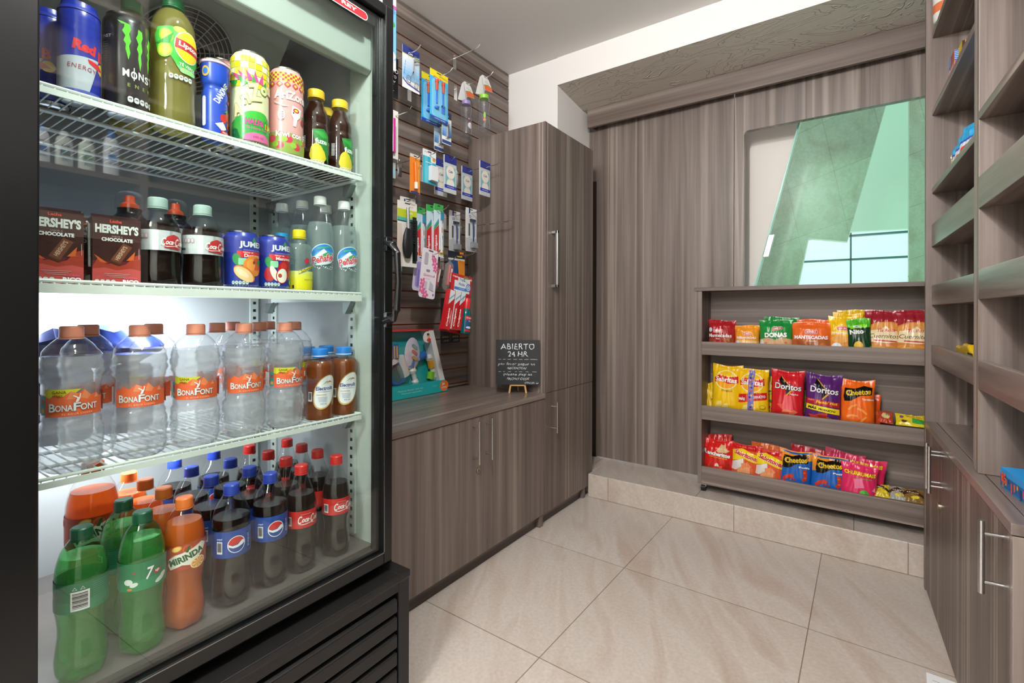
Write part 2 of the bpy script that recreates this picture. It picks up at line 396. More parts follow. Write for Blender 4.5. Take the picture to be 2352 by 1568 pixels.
# wide panel with the cut-out window (rounded upper corner)
x0, x1, zb, zt = -.5105, .60, .85, 2.20; cx0, cx1, cz0, cz1 = -.466, .42, 1.02, 1.926
r = .022
arc = [(cx0+r-r*cos(a), cz1-r+r*sin(a)) for a in [radians(q) for q in (0, 22, 45, 67, 90)]]
top = [(x0, cz1-r)]+arc+[(cx1, cz1)]
mb = MB()
for y0_, y1_ in ((2.690, 2.724),):
    mb.prism([(x0, zb), (cx0, zb), (cx0, cz1-r), (x0, cz1-r)], y0_, y1_)
    mb.prism([(x0, cz1-r)]+arc+[(cx1, cz1), (cx1, zt), (x0, zt)], y0_, y1_)
    mb.prism([(cx1, zb), (x1, zb), (x1, zt), (cx1, zt)], y0_, y1_)
    mb.prism([(cx0, zb), (cx1, zb), (cx1, cz0), (cx0, cz0)], y0_, y1_)
mb.prism([(x0, .130), (x1, .130), (x1, zb), (x0, zb)], 2.690, 2.724)
S('door_3', mb, PZ)

# ---------------- lobby seen through the opening ----------------
LW = plaster('lobby_white_wall', '#f1ebe4', .05); TILE = stone('lobby'); SOF = plaster('lobby_soffit', '#dfe7df', .03)
S('wall_lobby', MB().prism([(-1.2, .2), (-.680, .2), (-.190, 2.2), (-1.2, 2.2)], 2.90, 2.96), LW)
# tinted glass screen with a slanted free edge and its clamp
gs = empty('glass_screen', (0, 2.80, 1.0), label='green tinted glass screen with a slanted edge behind the panel opening', category='glass screen')
GREEN = clear('green_tinted_glass', (.64, .84, .735), .25, 1.2)
MB().prism([(-.5376, -.3), (-.218, 1.0), (.9, 1.0), (.9, -.3)], 0, .008).build('pane', GREEN, gs)
MB().prism([(-.5446, -.3), (-.225, 1.0), (-.2177, 1.0), (-.5373, -.3)], -.001, .009).build('edge', col('#9fd9cf', .15), gs)
c_ = MB(); ex = -.385
c_.prism([(-.394, .288), (-.366, .403), (-.336, .403), (-.364, .288)], -.020, -.001).build('clamp', CHROME, gs, bevel=.003)
mb = MB().prism([(-.62, .95), (-.24, .95), (.02, 2.35), (-.30, 2.35)], 3.35, 3.45)
S('column', MB().prism([(-.95, .6), (-.40, .6), (-.285, 1.158), (-.233, 1.445), (-.042, 1.41), (.19, 2.40), (-.65, 2.40)], 3.35, 3.42), TILE)
S('wall_lobby_side', MB().box(.255, 3.7, .4, .9, 3.78, 3.2), TILE)
S('ceiling_lobby', MB().prism([(-.9, 1.63), (.36, 1.60), (.9, 1.62), (.9, 3.4), (-.9, 3.4)], 4.4, 4.46), SOF)
# lobby window frame, daylight behind
MULL = col('#3f6a72', .4); mb = MB()
wy = 4.6
for xx in (-.52, -.04, .315): mb.box(xx, wy, .5, xx+(.012 if xx < .3 else .05), wy+.05, 1.66)
for zz in (1.60, 1.415): mb.box(-1.0, wy, zz, .6, wy+.05, zz+.014)
S('window_1', mb, MULL)

# ---------------- rolling snack shelf ----------------
UF, UB = 2.47, 2.655; UX0, UX1 = -.632, .34
unit = empty('snack_shelf', (0, 0, 0), label='low rolling display shelf unit on castors below the back window', category='shelf unit')
WXD = WX
MB().box(UX0-.018, UF-.006, 1.108, UX1, UB+.006, 1.126).build('top', WX, unit, bevel=.001)
MB().box(UX0, UF, .166, UX0+.018, UB, 1.108).build('side_panel', WZ, unit, bevel=.001)
MB().box(UX1-.018, UF, .166, UX1, UB, 1.108).build('side_panel', WZ, unit, bevel=.001)
MB().box(UX0+.018, UB-.008, .17, UX1-.018, UB, 1.108).build('back_panel', WX, unit)
for z0_, z1_ in ((.797, .861), (.482, .549), (.166, .2515)):
    MB().box(UX0+.018, UF, z0_, UX1-.018, UF+.016, z1_).build('lip', WX, unit, bevel=.001)
    MB().box(UX0+.018, UF+.016, z0_, UX1-.018, UB-.008, z0_+.016).build('shelf', WX, unit)
for xx in (UX0+.03, UX1-.06, UX0+.03, UX1-.06):
    pass
for xx in (UX0+.022, UX1-.05):
    for yy in (UF+.03, UB-.035):
        w_ = MB().tube([(xx-.010, yy, .1435), (xx+.010, yy, .1435)], .0185, 20).build('castor', col('#1b1a1a', .4), unit, smooth=True)
        MB().box(xx-.014, yy-.012, .1505, xx+.014, yy+.012, .166).build('bracket', STEEL, w_)

# ---------------- right bookcase (local x runs towards the camera, local y into the unit) ----------------
bk = empty('bookcase', (.207, 2.29, 0), radians(-88.28), 'tall grey oak bookcase along the right wall with open bays over doored cabinets', 'bookcase')
G = lambda n_, mb, mt, p=bk, **k: mb.build(n_, mt, p, **k)
LN = 2.45; DU = .015; DB = .30
G('end_panel', MB().box(-.028, -.002, .003, -.006, .32, 2.38), WZ, bevel=.001)
G('cabinet_body', MB().box(-.005, .022, .05, 1.005, DB, .588), WZ)
G('plinth', MB().box(.02, .035, 0, .99, .06, .05), wood('x', '#3e3430', '#5a4e48'))
G('countertop', MB().box(-.005, -.002, .590, 1.02, .028, .612).box(-.005, .030, .590, LN, DB, .612), WY, bevel=.0012)
DOOR_SHADE = wood('z', '#5f524b', '#86786f')  # darker copy of the oak: shade on the unlit doors put into colour
for i, (a, b_) in enumerate(((-.004, .298), (.300, .645), (.647, 1.003))):
    d_ = G('door', MB().box(a, 0, .012, b_, .019, .588), DOOR_SHADE, bevel=.0012)
    xh = (.275, .325, .965)[i]
    h_ = MB().tube([(xh, -.032, .447), (xh, -.032, .603-.012)], .0055, 14)
    for zz in (.470, .566): h_.tube([(xh, 0, zz), (xh, -.032, zz)], .0036, 10)
    h_.build('handle', STEEL, d_, smooth=True)
    if i == 0:
        MB().tube([(.293, 0, .402), (.293, -.007, .402)], .011, 20).build('lock', col('#b7ad98', .3, 1), d_, smooth=True)
G('end_panel', MB().box(1.003, .0005, .012, 1.020, .022, .588), WZ, bevel=.001)
G('recess_shade_side', MB().box(1.0052, .023, .0, 1.0065, DB, .589), BLACKM)  # black sheet whose colour stands in for the shade in the gap
G('recess_shade_back', MB().box(1.02, .18, .0, LN, .20, .588), BLACKM)  # painted black in place of the deep shade under the counter
G('back_panel', MB().box(-.006, DB-.012, .613, LN, DB, 2.38), WZ)
for xa in (.627, .6515):
    G('divider', MB().box(xa, DU, .6125, xa+.0235, DB-.012, 2.38), WZ, bevel=.0015)
G('divider', MB().box(1.52, DU, .6125, 1.545, DB-.012, 2.38), WZ, bevel=.0015)
G('divider', MB().box(LN-.02, DU, .6125, LN, DB-.012, 2.38), WZ, bevel=.0015)
for a, b_, lips, thin in ((-.006, .627, ((1.031, 1.102), (.821, .888), (1.241, 1.320)), (1.432, 1.712, 1.990)),
                          (.675, 1.52, ((1.036, 1.108), (.818, .888), (1.256, 1.332)), (1.472, 1.79, 2.08)),
                          (1.545, LN-.02, ((1.036, 1.108), (.818, .888), (1.256, 1.332)), (1.472, 1.79, 2.08))):
    for z0_, z1_ in lips:
        G('lip', MB().box(a, DU, z0_, b_, DU+.016, z1_), WY, bevel=.001)
        G('shelf', MB().box(a, DU+.016, z0_+.004, b_, DB-.012, z0_+.022), WY)
    for z0_ in thin: G('shelf', MB().box(a, DU, z0_, b_, DB-.012, z0_+.020), WY, bevel=.001)
# ---------------- drinks cooler (local x = along the front, local y = into the cabinet) ----------------
FB = Vector((-1.0, .6, 0)); FE = Vector((-.03, 1, 0)).normalized(); FN = Vector((-1, -.03, 0)).normalized(); FA = atan2(FE.y, FE.x)
def FW(s, d, z=0): return FB+FE*(s-.6)+FN*d+Vector((0, 0, z))
fr = empty('drinks_cooler', FB, FA, 'tall black glass-door drinks cooler full of bottles and cans', 'refrigerator')
X = lambda s: s-.6
def fp(n_, mb, mt, p=fr, **k): return mb.build(n_, mt, p, **k)
IL, IR, IB = .10, .79, .46            # inner left, right, back
fp('side_panel', MB().box(X(.835), -.02, .352, X(.850), .53, 1.80), BLACKM, bevel=.002)
fp('side_panel', MB().box(X(.045), -.02, .352, X(.060), .53, 1.80), BLACKM, bevel=.002)
fp('back_panel', MB().box(X(.060), .515, .03, X(.835), .53, 1.80), BLACKM)
fp('front_strip', MB().box(X(.045), -.0215, .352, X(.088), -.0185, 1.80), BLACKM)
fp('front_strip', MB().box(X(.816), -.0215, .352, X(.850), -.0185, 1.80), BLACKM)
fp('top_panel', MB().box(X(.045), -.02, 1.80, X(.850), .53, 1.82), BLACKM)
fp('liner', MB().box(X(IR), .075, .40, X(.834), IB+.03, 1.798).box(X(.061), .075, .40, X(IL), IB+.03, 1.798).box(X(IL), IB, .40, X(IR), IB+.03, 1.798)
   .box(X(IL), .06, 1.77, X(IR), IB, 1.798), LINERG)
fp('jamb', MB().box(X(IR), -.018, .40, X(.834), .0745, 1.798).box(X(.061), -.018, .40, X(IL), .0745, 1.798).box(X(IL), -.012, 1.77, X(IR), .0595, 1.798), LINER)
fp('cooler_floor', MB().box(X(.061), -.018, .395, X(.834), IB+.03, .4185), col('#6f6a67', .25, .2))
# slotted shelf rails
for s_, d0, d1, ax in ((IR, .045, .072, 1), (IR, .405, .432, 1)):
    mb = MB().box(X(s_)-.006, d0, .43, X(s_)-.0005, d1, 1.42)
    for k in range(44):
        zz = .445+k*.0222
        if zz < 1.41: mb.box(X(s_)-.0066, (d0+d1)/2-.004, zz, X(s_)-.0059, (d0+d1)/2+.004, zz+.008, 1)
    fp('shelf_rail', mb, [LINER, BLACK])
for s_ in (.745,):
    mb = MB().box(X(s_)-.012, IB-.006, .43, X(s_)+.012, IB-.0005, 1.42)
    for k in range(44):
        zz = .445+k*.0222
        if zz < 1.41: mb.box(X(s_)-.004, IB-.0068, zz, X(s_)+.004, IB-.0059, zz+.008, 1)
    fp('shelf_rail', mb, [LINER, BLACK])
WIRE = col('#dfe8e1', .35)
for zt_, zb_ in ((1.343, 1.3265), (1.049, 1.0275), (.750, .7335)):
    mb = MB(); sa, sb = X(.118), X(.768)
    mb.box(sa, 0, zb_, sb, .003, zt_-.007)
    mb.tube([(sa, .004, zt_-.0025), (sb, .004, zt_-.0025)], .0028, 8)
    mb.tube([(sb, .004, zt_-.0025), (sb, .40, zt_-.0045)], .0028, 6); mb.tube([(sa, .004, zt_-.0025), (sa, .40, zt_-.0045)], .0028, 6)
    n = 45
    for i in range(n):
        xx = sa+(sb-sa)*(i+.5)/n
        mb.tube([(xx, .0015, zt_-.010), (xx, .0035, zt_-.0042), (xx, .012, zt_-.0062), (xx, .40, zt_-.0062)], .0014, 5)
    for dd in (.11, .22, .33, .40): mb.box(sa, dd-.007, zt_-.0115, sb, dd+.007, zt_-.0085)
    mb.box(sb-.003, 0, zb_, sb+.001, .40, zt_-.010).box(sa-.001, 0, zb_, sa+.003, .40, zt_-.010)
    sh = fp('shelf', mb, WIRE, smooth=True)
    for dd in (.058, .418):
        MB().prism([(dd-.018, zb_-.002), (dd+.014, zb_-.002), (dd+.014, zb_-.030), (dd+.004, zb_-.032)], X(IR)-.024, X(IR)-.007, 0, 'x').build('shelf_clip', col('#7f8a87', .4, .6), sh)
LEDM = mat('led_glow'); LEDM[4].inputs['Emission Color'].default_value = (.9, .92, 1, 1); LEDM[4].inputs['Emission Strength'].default_value = 2.0; LEDM = LEDM[0]
MB().box(X(.17), .282, .7245, X(.47), .300, .7315).build('glow_strip', LEDM, fr)  # added glowing strip under the third shelf, goes with the added light
# light canopy at the top front and the evaporator with its round fan grille
fp('canopy', MB().prism([(-.010, 1.755), (-.010, 1.607), (.004, 1.597), (.06, 1.625), (.06, 1.755)], X(IL), X(IR)-.001, 0, 'x'), col('#98a49c', .4), bevel=.003)
EV = col('#a9b0a8', .45)
ev = fp('evaporator_cover', MB().prism([(.115, 1.765), (.155, 1.68), (.315, 1.50), (.32, 1.49), (.44, 1.49), (.44, 1.765)], X(IL), X(.672), 0, 'x'), EV, bevel=.003)
tilt = math.atan2(.16, .18)       # slope of the fan plate
pc = Vector((X(.470), .2375, 1.5855)); ux = Vector((1, 0, 0)); uy = Vector((0, -.66, .75)).normalized(); nn = ux.cross(uy)
def pl(a, b, c=0): return pc+ux*a+uy*b-nn*(-c)
RG = .098; mb = MB()
nn = Vector((0, -.75, -.66)).normalized()
mb.add([pl(0, 0)+nn*.001]+[pc+ux*RG*cos(2*pi*i/48)+uy*RG*sin(2*pi*i/48)+nn*.001 for i in range(48)], [(0, i+1, (i+1) % 48+1) for i in range(48)], 1)
for k in range(9):
    rr = .018+k*.010
    mb.tube([pc+ux*rr*cos(2*pi*i/40)+uy*rr*sin(2*pi*i/40)+nn*.006 for i in range(40)], .0011 if k < 8 else .0022, 5, 0, True)
for k in range(16):
    a = 2*pi*k/16; mb.tube([pc+(ux*cos(a)+uy*sin(a))*.018+nn*.006, pc+(ux*cos(a)+uy*sin(a))*RG+nn*.004], .0012, 5)
mb.add([pc+ux*.018*cos(2*pi*i/24)+uy*.018*sin(2*pi*i/24)+nn*.007 for i in range(24)], [tuple(range(24))])
mb.build('fan_grille', [EV, BLACK], ev)
MB().box(X(.17), .282, 1.0185, X(.47), .300, 1.0255).build('glow_strip', LEDM, fr)
# yellow notice stuck on the inner right wall
mb = MB(); ms = []; mc = {}
art_mesh(mb, [Rc('#d8cf2e', 0, 0, 46, 72)]+[Rc('#4a4a18', 0, 30-i*6, 38, 1.3) for i in range(11)], lambda x, y, o: (X(IR)-.0005-o, .125+x, 1.475+y), ms, mc)
mb.build('notice_sticker', ms, fr)
# door: frame, printed black border, double glazing, handle, badge
D0 = -.058; door = empty('door', (0, 0, 0)); door.parent = fr
FRM = col('#08090a', .3); s0, s1, zb_, zt_ = .085, .818, .378, 1.76
mb = MB()
gi0, gi1, gz0, gz1 = .168, .792, .409, 1.732
for a in ((s0, zb_, gi0, zt_), (gi1, zb_, s1, zt_)): mb.box(X(a[0]), D0, a[1], X(a[2]), -.022, a[3])
for a in ((gi0, zb_, gi1, gz0), (gi0, gz1, gi1, zt_)): mb.box(X(a[0]), D0, a[1], X(a[2]), -.022, a[3])
mb.build('frame', FRM, door, bevel=.003)
mb = MB()
for a in ((gi1-.018, gz0, gi1, gz1), (gi0, gz1-.030, gi1, gz1), (gi0, gz0, gi1, gz0+.007)): mb.box(X(a[0]), -.040, a[1], X(a[2]), -.030, a[3])
mb.build('inner_border', col('#1d1f21', .35), door)
mb = MB().box(X(gi1+.002)-.0035, D0-.0006, gz0, X(gi1+.002)-.001, D0+.001, gz1)
mb.box(X(gi0), D0-.0006, gz0-.003, X(gi1), D0+.001, gz0-.001); mb.build('frame_trim', col('#8b8f92', .25, 1), door)
GLS = clear('cooler_glass', (.95, .985, .97), 0.0, 1.62)
MB().box(X(gi0), -.048, gz0, X(gi1), -.044, gz1).build('glass', GLS, door)
mb = MB().tube([(X(.797), D0+.002, 1.172), (X(.797), D0-.022, 1.165), (X(.800), D0-.034, 1.145), (X(.802), D0-.037, 1.075), (X(.800), D0-.034, 1.005), (X(.797), D0-.022, .985), (X(.797), D0+.002, .978)], [.010, .0105, .0085, .0075, .0085, .0115, .013], 12)
mb.box(X(.788), D0-.010, 1.150, X(.807), D0+.001, 1.185).box(X(.788), D0-.010, .962, X(.807), D0+.001, 1.0)
mb.build('handle', col('#101113', .16), door, smooth=True, bevel=.003)
mb = MB(); ms = []; mc = {}
art_mesh(mb, [Rr('#e9e9e6', 0, 0, 196, 21, 10.5), Rr('#c8222b', 0, 0, 192, 17.5, 8.7), Tx('#e8ddd0', 'TOR', -44, 0, 8.5, 40, b=.03), Tx('#e8ddd0', 'REY', 44, 0, 8.5, 42, b=.03),
              Po('#e8ddd0', [(-8, -5), (8, -5), (9, 1), (6, 5), (3, 0), (0, 6), (-3, 0), (-6, 5), (-9, 1)]), El('#c8222b', 0, -2, 6, 4)],
         lambda x, y, o: (X(.644)+x, -.0497-o*6, 1.703+y), ms, mc)
mb.build('badge', ms, door)
# base with louvred grille
base = fp('base', MB().prism([(-.085, .030), (-.085, .330), (-.0885, .334), (-.0885, .350), (-.018, .3515), (-.018, .030)], X(.815), X(.851), 0, 'x')
          .prism([(-.085, .308), (-.085, .330), (-.0885, .334), (-.0885, .350), (-.018, .3515), (-.018, .308)], X(.045), X(.815), 0, 'x')
          .box(X(.045), -.085, .030, X(.085), -.018, .308).box(X(.085), -.085, .030, X(.815), -.018, .055).box(X(.045), -.017, .030, X(.851), .53, .350), BLACKM, bevel=.002)
mb = MB()
for k in range(6):
    zz = .262-k*.0435
    mb.prism([(-.088, zz), (-.088, zz+.031), (-.080, zz+.034), (-.060, zz+.034), (-.060, zz+.026), (-.078, zz)], X(.092), X(.808), 0, 'x')
mb.box(X(.088), -.055, .055, X(.812), -.05, .306, 1)
mb.build('grille', [BLACKM, col('#060606', .6)], base, bevel=.0025)
for a in (.08, .80): fp('foot', MB().tube([(X(a), .02, 0), (X(a), .02, .031)], .016, 14), BLACK)
# ---------------- bottles, cans and cartons in the cooler ----------------
def prof_r(prof, z):
    for (r0, z0), (r1, z1) in zip(prof, prof[1:]):
        if z0 <= z <= z1 and z1 > z0: return r0+(r1-r0)*(z-z0)/(z1-z0)
    return prof[-1][0]
def smoothprof(p, n=3):
    out = []
    for i in range(len(p)-1):
        p0 = p[max(i-1, 0)]; p1 = p[i]; p2 = p[i+1]; p3 = p[min(i+2, len(p)-1)]
        for k in range(n):
            t = k/n
            f = lambda a, b, c, d: .5*(2*b+(c-a)*t+(2*a-5*b+4*c-d)*t*t+(3*b-a-3*c+d)*t**3)
            out.append((max(f(p0[0], p1[0], p2[0], p3[0]), .0005), f(p0[1], p1[1], p2[1], p3[1])))
    out.append(p[-1]); return out
def petal(depth=.16, n=5):
    def fn(r, z, a): return r*(1-depth*max(0, 1-z/.018)*(.5+.5*cos(n*a)))
    return fn
def ripple(r, z, a):
    if r < .03 or .09 < z < .138: return r
    return r+.0011*sin(z*420+2.2*sin(a*2)+a)-.0004*cos(a*9+z*200)
def bottle(kind, prof, level, cap, label=None, shell=SHELLM, liq=None, fn=None, capz=None, capr=.0142, ring=True, n=32):
    """cap=(colour); label=(z0,z1,base colour or None,art,name)"""
    root = empty(kind, (0, 0, -5)); p = smoothprof(prof)
    MB().lathe(p, n, 0, fn).build('bottle_body', shell, root, smooth=True)
    if liq:
        q = [(max(r-.0013, .0004), z+(.0015 if i == 0 else 0)) for i, (r, z) in enumerate(p) if z < level-.001]; q.append((prof_r(p, level)-.0013, level))
        MB().lathe(q, n, 0, fn).build('liquid', liq, root, smooth=True)
    zt_ = prof[-1][1]; z0 = capz or zt_-.004
    h = .0175
    mb = MB().lathe([(capr, z0), (capr+.0002, z0+.001), (capr, z0+h-.002), (capr-.0018, z0+h), (.0005, z0+h)], 40, 0, lambda r, z, a: r*(1+.018*(1 if int(a/(2*pi)*80) % 2 else 0)) if z < z0+h-.003 and r > .01 else r)
    if ring: mb.lathe([(capr-.001, z0-.0035), (capr+.0006, z0-.003), (capr+.0006, z0-.0008), (capr-.001, z0-.0005)], 28)
    mb.build('cap', col(cap, .35), root, smooth=True)
    if label: wrap_label(root, p, label, fn)
    return root
def wrap_label(root, p, label, fn=None, n=40):
    z0, z1, c, art = label[:4]; nm = label[4] if len(label) > 4 else 'label'
    mb = MB(); ms = []; mc = {}
    if c:
        zs = [z0+(z1-z0)*i/8 for i in range(9)]; ms.append(col(c, .35) if isinstance(c, str) else c); mc[c] = 0
        mb.lathe([(prof_r(p, z)+.0004, z) for z in zs], n, 0, cap=False)
    zc = (z0+z1)/2
    def f(x, y, o):
        z = zc+y; r = prof_r(p, z)+o; a = x/prof_r(p, zc); return (r*sin(a), -r*cos(a), z)
    art_mesh(mb, art, f, ms, mc, (4, 9), base=.0006)
    return mb.build(nm, ms, root, smooth=False)
def face(P, off=0): return atan2(-P[0], P[1])+radians(off)
PUT = []
def put(proto, s, d, z, label, off=0, group=None, name=None):
    P = FW(s, d, z); rz = face(P, off)
    if proto.name not in PUT:
        PUT.append(proto.name); proto.location = P; proto.rotation_euler = (0, 0, rz); tag(proto, label, proto['category'], group); return proto
    return dup(proto, P, rz, label, group)
def cat(o, c): o['category'] = c; return o
BT = 'bottle'
# --- water
WAT = clear('still_water', (.965, .975, .98), .06, 1.33, bump=.5, body='#f4f6f8', bf=.27)
PETW = clear('rippled_clear_plastic', (.985, .988, .99), .05, 1.5, bump=.5)
def bona(prize):
    W_ = 84; a = [Po('#ee6b3b', [(-42, -22), (42, -22), (42, 8), (34, 5), (26, 12), (17, 9), (8, 19), (0, 13), (-8, 17), (-18, 9), (-27, 13), (-35, 7), (-42, 10)]),
          Po('#f28d5f', [(8, 19), (3, 6), (12, 3), (17, 9)]), Po('#f28d5f', [(-8, 17), (-13, 5), (-3, 4), (0, 13)]), Po('#f3a07c', [(26, 12), (22, 4), (30, 4)])]
    if prize: a = [Po('#d9d72e', [(-42, 4), (-42, 21), (4, 20), (-8, 10)]), *a, Tx('#7a5a10', 'GANA', -22, 16, 4.6, b=.02), Tx('#7a5a10', 'VIAJES', -24, 9.5, 4.6, b=.02), Rc('#2f9aa0', -46, -4, 9, 30), El('#d8b23a', -46, -12, 7, 8), El('#c04a30', -46, 2, 6, 7)]
    a += [To('#f6f3f0', '#8d9aa8', 'B', -30.5, -7.5, 12.5, 8, b=.01, ob=.04), To('#f6f3f0', '#8d9aa8', 'ONA', -16, -8.6, 9.5, 20, b=.01, ob=.04),
          To('#f6f3f0', '#8d9aa8', 'F', -1, -7.2, 12.5, 8, b=.01, ob=.04), To('#f6f3f0', '#8d9aa8', 'ONT', 14, -8.2, 9.8, 22, b=.01, ob=.04), Tx('#f7c8b0', 'EL AGUA LIGERA', 0, -18, 3, 36, sp=1.2),
          Po('#f6f3f0', [(-3, 0), (-1, 6), (-6, 10), (-5, 11), (1, 7), (2, 13), (3.4, 13), (2.4, 6), (0, 0)])]
    a.append(barcode(-62, -4, 20, 30, True)[0:1]); a.append(Rc('#c94f2a', 75, -5, 50, 32)); a.append(Rc('#ee6b3b', 112, -6, 60, 30)); return a
bp_ = [(.002, .001), (.026, .0), (.036, .007), (.0395, .022), (.0405, .05), (.0400, .068), (.0365, .082), (.0362, .092), (.0364, .136), (.0385, .144), (.0405, .155), (.0405, .168), (.0375, .185), (.029, .2), (.018, .2115), (.0138, .2145), (.0138, .2165)]
W0 = cat(bottle('water_bottle', bp_, .181, '#f09a7e', (.090, .136, None, bona(False)), PETW, WAT, ripple, n=48, capz=.2135, capr=.0155), BT)
W1 = cat(bottle('water_bottle', bp_, .184, '#f09a7e', (.090, .136, None, bona(True)), PETW, WAT, ripple, n=48, capz=.2135, capr=.0155), BT)
z3 = .7452; g_ = 'clear water bottles on the third shelf'
for pr, s, d, of, lb in ((W1, .228, .045, 12, 'large clear water bottle with orange label, leftmost in the front row'), (W0, .321, .047, 6, 'clear water bottle, orange label without yellow flash, second from left in front'),
                         (W1, .411, .045, 6, 'clear water bottle, yellow and orange label, in the middle of the front row'), (W0, .5025, .045, 16, 'clear water bottle, fourth in front row, plain orange label turned right'),
                         (W1, .593, .045, 30, 'clear water bottle at the right end of the row, beside the amber bottles'), (W0, .274, .137, 0, 'clear water bottle behind the leftmost one, blue bundle behind it'),
                         (W1, .373, .133, -20, 'clear water bottle half hidden behind the second one of the front row'), (W0, .490, .131, -60, 'clear water bottle in the second row between the middle and fourth bottles'),
                         (W0, .582, .131, 60, 'clear water bottle right behind the gap between the two rightmost ones'), (W1, .6685, .128, 90, 'clear water bottle in second row, farthest right, behind the end bottle'),
                         (W0, .566, .217, 0, 'clear water bottle in third row showing a redder cap'), (W1, .652, .215, 0, 'clear water bottle in third row at the right, only its cap showing')):
    put(pr, s, d, z3, lb, of, g_)
# --- amber electrolyte bottles
AMB = clear('amber_drink', (.72, .42, .2), .08, 1.4, body='#b4622c', bf=.75)
AMBR = clear('red_drink', (.5, .1, .05), .08, 1.4, body='#8a2a20', bf=.8)
def elec():
    return [El('#b98b45', 0, -4, 50, 84, -20, 40), El('#d9b878', 0, -4, 48.5, 82, -20, 40), El('#eceff0', .5, -3, 45, 78, -20, 40),
            Tx('#2c3f86', 'Electrolit', -1, 5, 9, 40, b=.03, sh=.15), Po('#5aa33a', [(-8, 12), (2, 21), (12, 22), (1, 18)]), Po('#d2542c', [(2, 14), (10, 23), (18, 18), (9, 19)]), Tx('#5a6a9a', 'SUERO REHIDRATANTE', -1, -3, 2.2, 30), Tx('#c98a3a', 'MANZANA', -8, -10, 3),
            *[Rc('#9aa6bf', -6, -16-i*3.2, 22-i*2, .9) for i in range(4)], Tx('#3a4a86', '625 mL', -4, -31, 3.2), *barcode(-34, -14, 10, 22)]
ep = [(.002, .001), (.028, .0), (.0325, .005), (.0330, .02), (.0310, .055), (.0312, .085), (.0332, .118), (.0315, .132), (.022, .145), (.0165, .150), (.0165, .153)]
def sq(r, z, a): return r*(1+.035*cos(4*a)) if r > .024 else r
E0 = cat(bottle('electrolyte_bottle', ep, .138, '#2a84dc', (.022, .118, None, elec()), SHELLM, AMB, sq, capz=.150, capr=.0185), BT)
E1 = cat(bottle('electrolyte_bottle', ep, .138, '#2a84dc', (.022, .118, None, elec()), SHELLM, AMBR, sq, capz=.150, capr=.0185), BT)
for E_ in (E0, E1):
    MB().lathe([(.0187, .1487), (.0190, .149), (.0190, .1505), (.0187, .151)], 28).build('cap_ring', col('#eceff2'), E_)
for pr, s, d, of, lb in ((E0, .686, .050, 22, 'amber electrolyte drink with blue cap beside the last water bottle'), (E0, .7555, .052, 22, 'amber electrolyte drink with blue cap against the cooler side wall'),
                         (E0, .700, .122, 0, 'blue-capped drink showing its cap behind the inner amber bottle'), (E1, .7555, .124, 0, 'dark red blue-capped drink behind the amber bottles')):
    put(pr, s, d, z3, lb, of, 'electrolyte drinks on the third shelf')
# --- sodas on the cooler floor
z0f = .4190
sp_ = [(.002, .002), (.022, .0), (.0305, .006), (.0330, .020), (.0330, .035), (.0300, .062), (.0293, .078), (.0312, .098), (.0332, .112), (.0334, .135), (.0334, .158), (.0322, .176), (.0265, .198), (.0180, .2125), (.0135, .2185), (.0132, .2215)]
ORA = clear('orange_soda', (.95, .5, .15), .08, 1.35, body='#fb8634', bf=.78)
GRN = clear('green_plastic', (.52, .90, .58), .05, 1.5)
LIM = clear('lime_soda', (.86, .96, .84), .05, 1.33, body='#b8e4ae', bf=.30)
def mir():
    return [Rc('#b8431f', 0, 0, 212, 46), *[El('#d8642a', -95+i*19, (i % 3-1)*14, 15, 15) for i in range(11)], *[El('#b8431f', -95+i*19, (i % 3-1)*14, 10, 10) for i in range(11)],
            Po('#f2efe2', [(-30, -12), (-26, -20), (-8, -13), (6, -16), (26, 2), (34, 14), (24, 20), (4, 12), (-18, 6), (-28, 0)], 0, 0), El('#f3a52c', -16, 17, 16, 10, 20), El('#f7d27a', -16, 17, 12, 7, 20),
            *To('#1f5b2c', '#f2efe2', 'MIRINDA', -1, 0, 12, 56, rot=18, b=.05, ob=.09), Po('#1f5b2c', [(-3, 9), (1, 19), (5, 20), (1, 8)]),
            El('#f6e2a8', 17, -15, 26, 20, 10), El('#f0922c', 17, -15, 22, 16, 10), *[Po('#f8d9a0', [(0, 0), (10, -1), (9, 2)], 17, -15, 10+a) for a in range(0, 360, 45)], Rc('#f2efe2', 70, 0, 22, 30)]+barcode(70, 0, 20, 28, True)
def sev():
    return [Rc('#12784a', 0, 14, 212, 18), Rc('#1f8a57', 0, -14, 212, 18), *To('#f4f6f2', '#0c5a38', '7', 6, 3, 20, 12, b=.02, ob=.05, sh=.25), El('#c4282d', 17, 2, 12, 8, 10), Tx('#f4f6f2', 'up', 17, 2, 5, b=.03, sh=.2),
            El('#e6ece6', 22, -14, 18, 8, 20), El('#e6ece6', 28, -9, 12, 8, 20), El('#e6ece6', -24, -7, 13, 10), El('#e6ece6', -16, -12, 12, 7, 20), El('#c4282d', -16, 8, 3.5, 3.5), El('#e08a2c', -22, -19, 8, 4),
            Tx('#dfe9df', 'Cal', 52, -14, 5), *[Rc('#3d9a78', -62, 18-i*3.2, 22, 1) for i in range(11)], *barcode(-88, -4, 22, 30, True), *[Tx('#cfe6d8', '\u25B3', -94+i*9, 16, 5) for i in range(2)]]
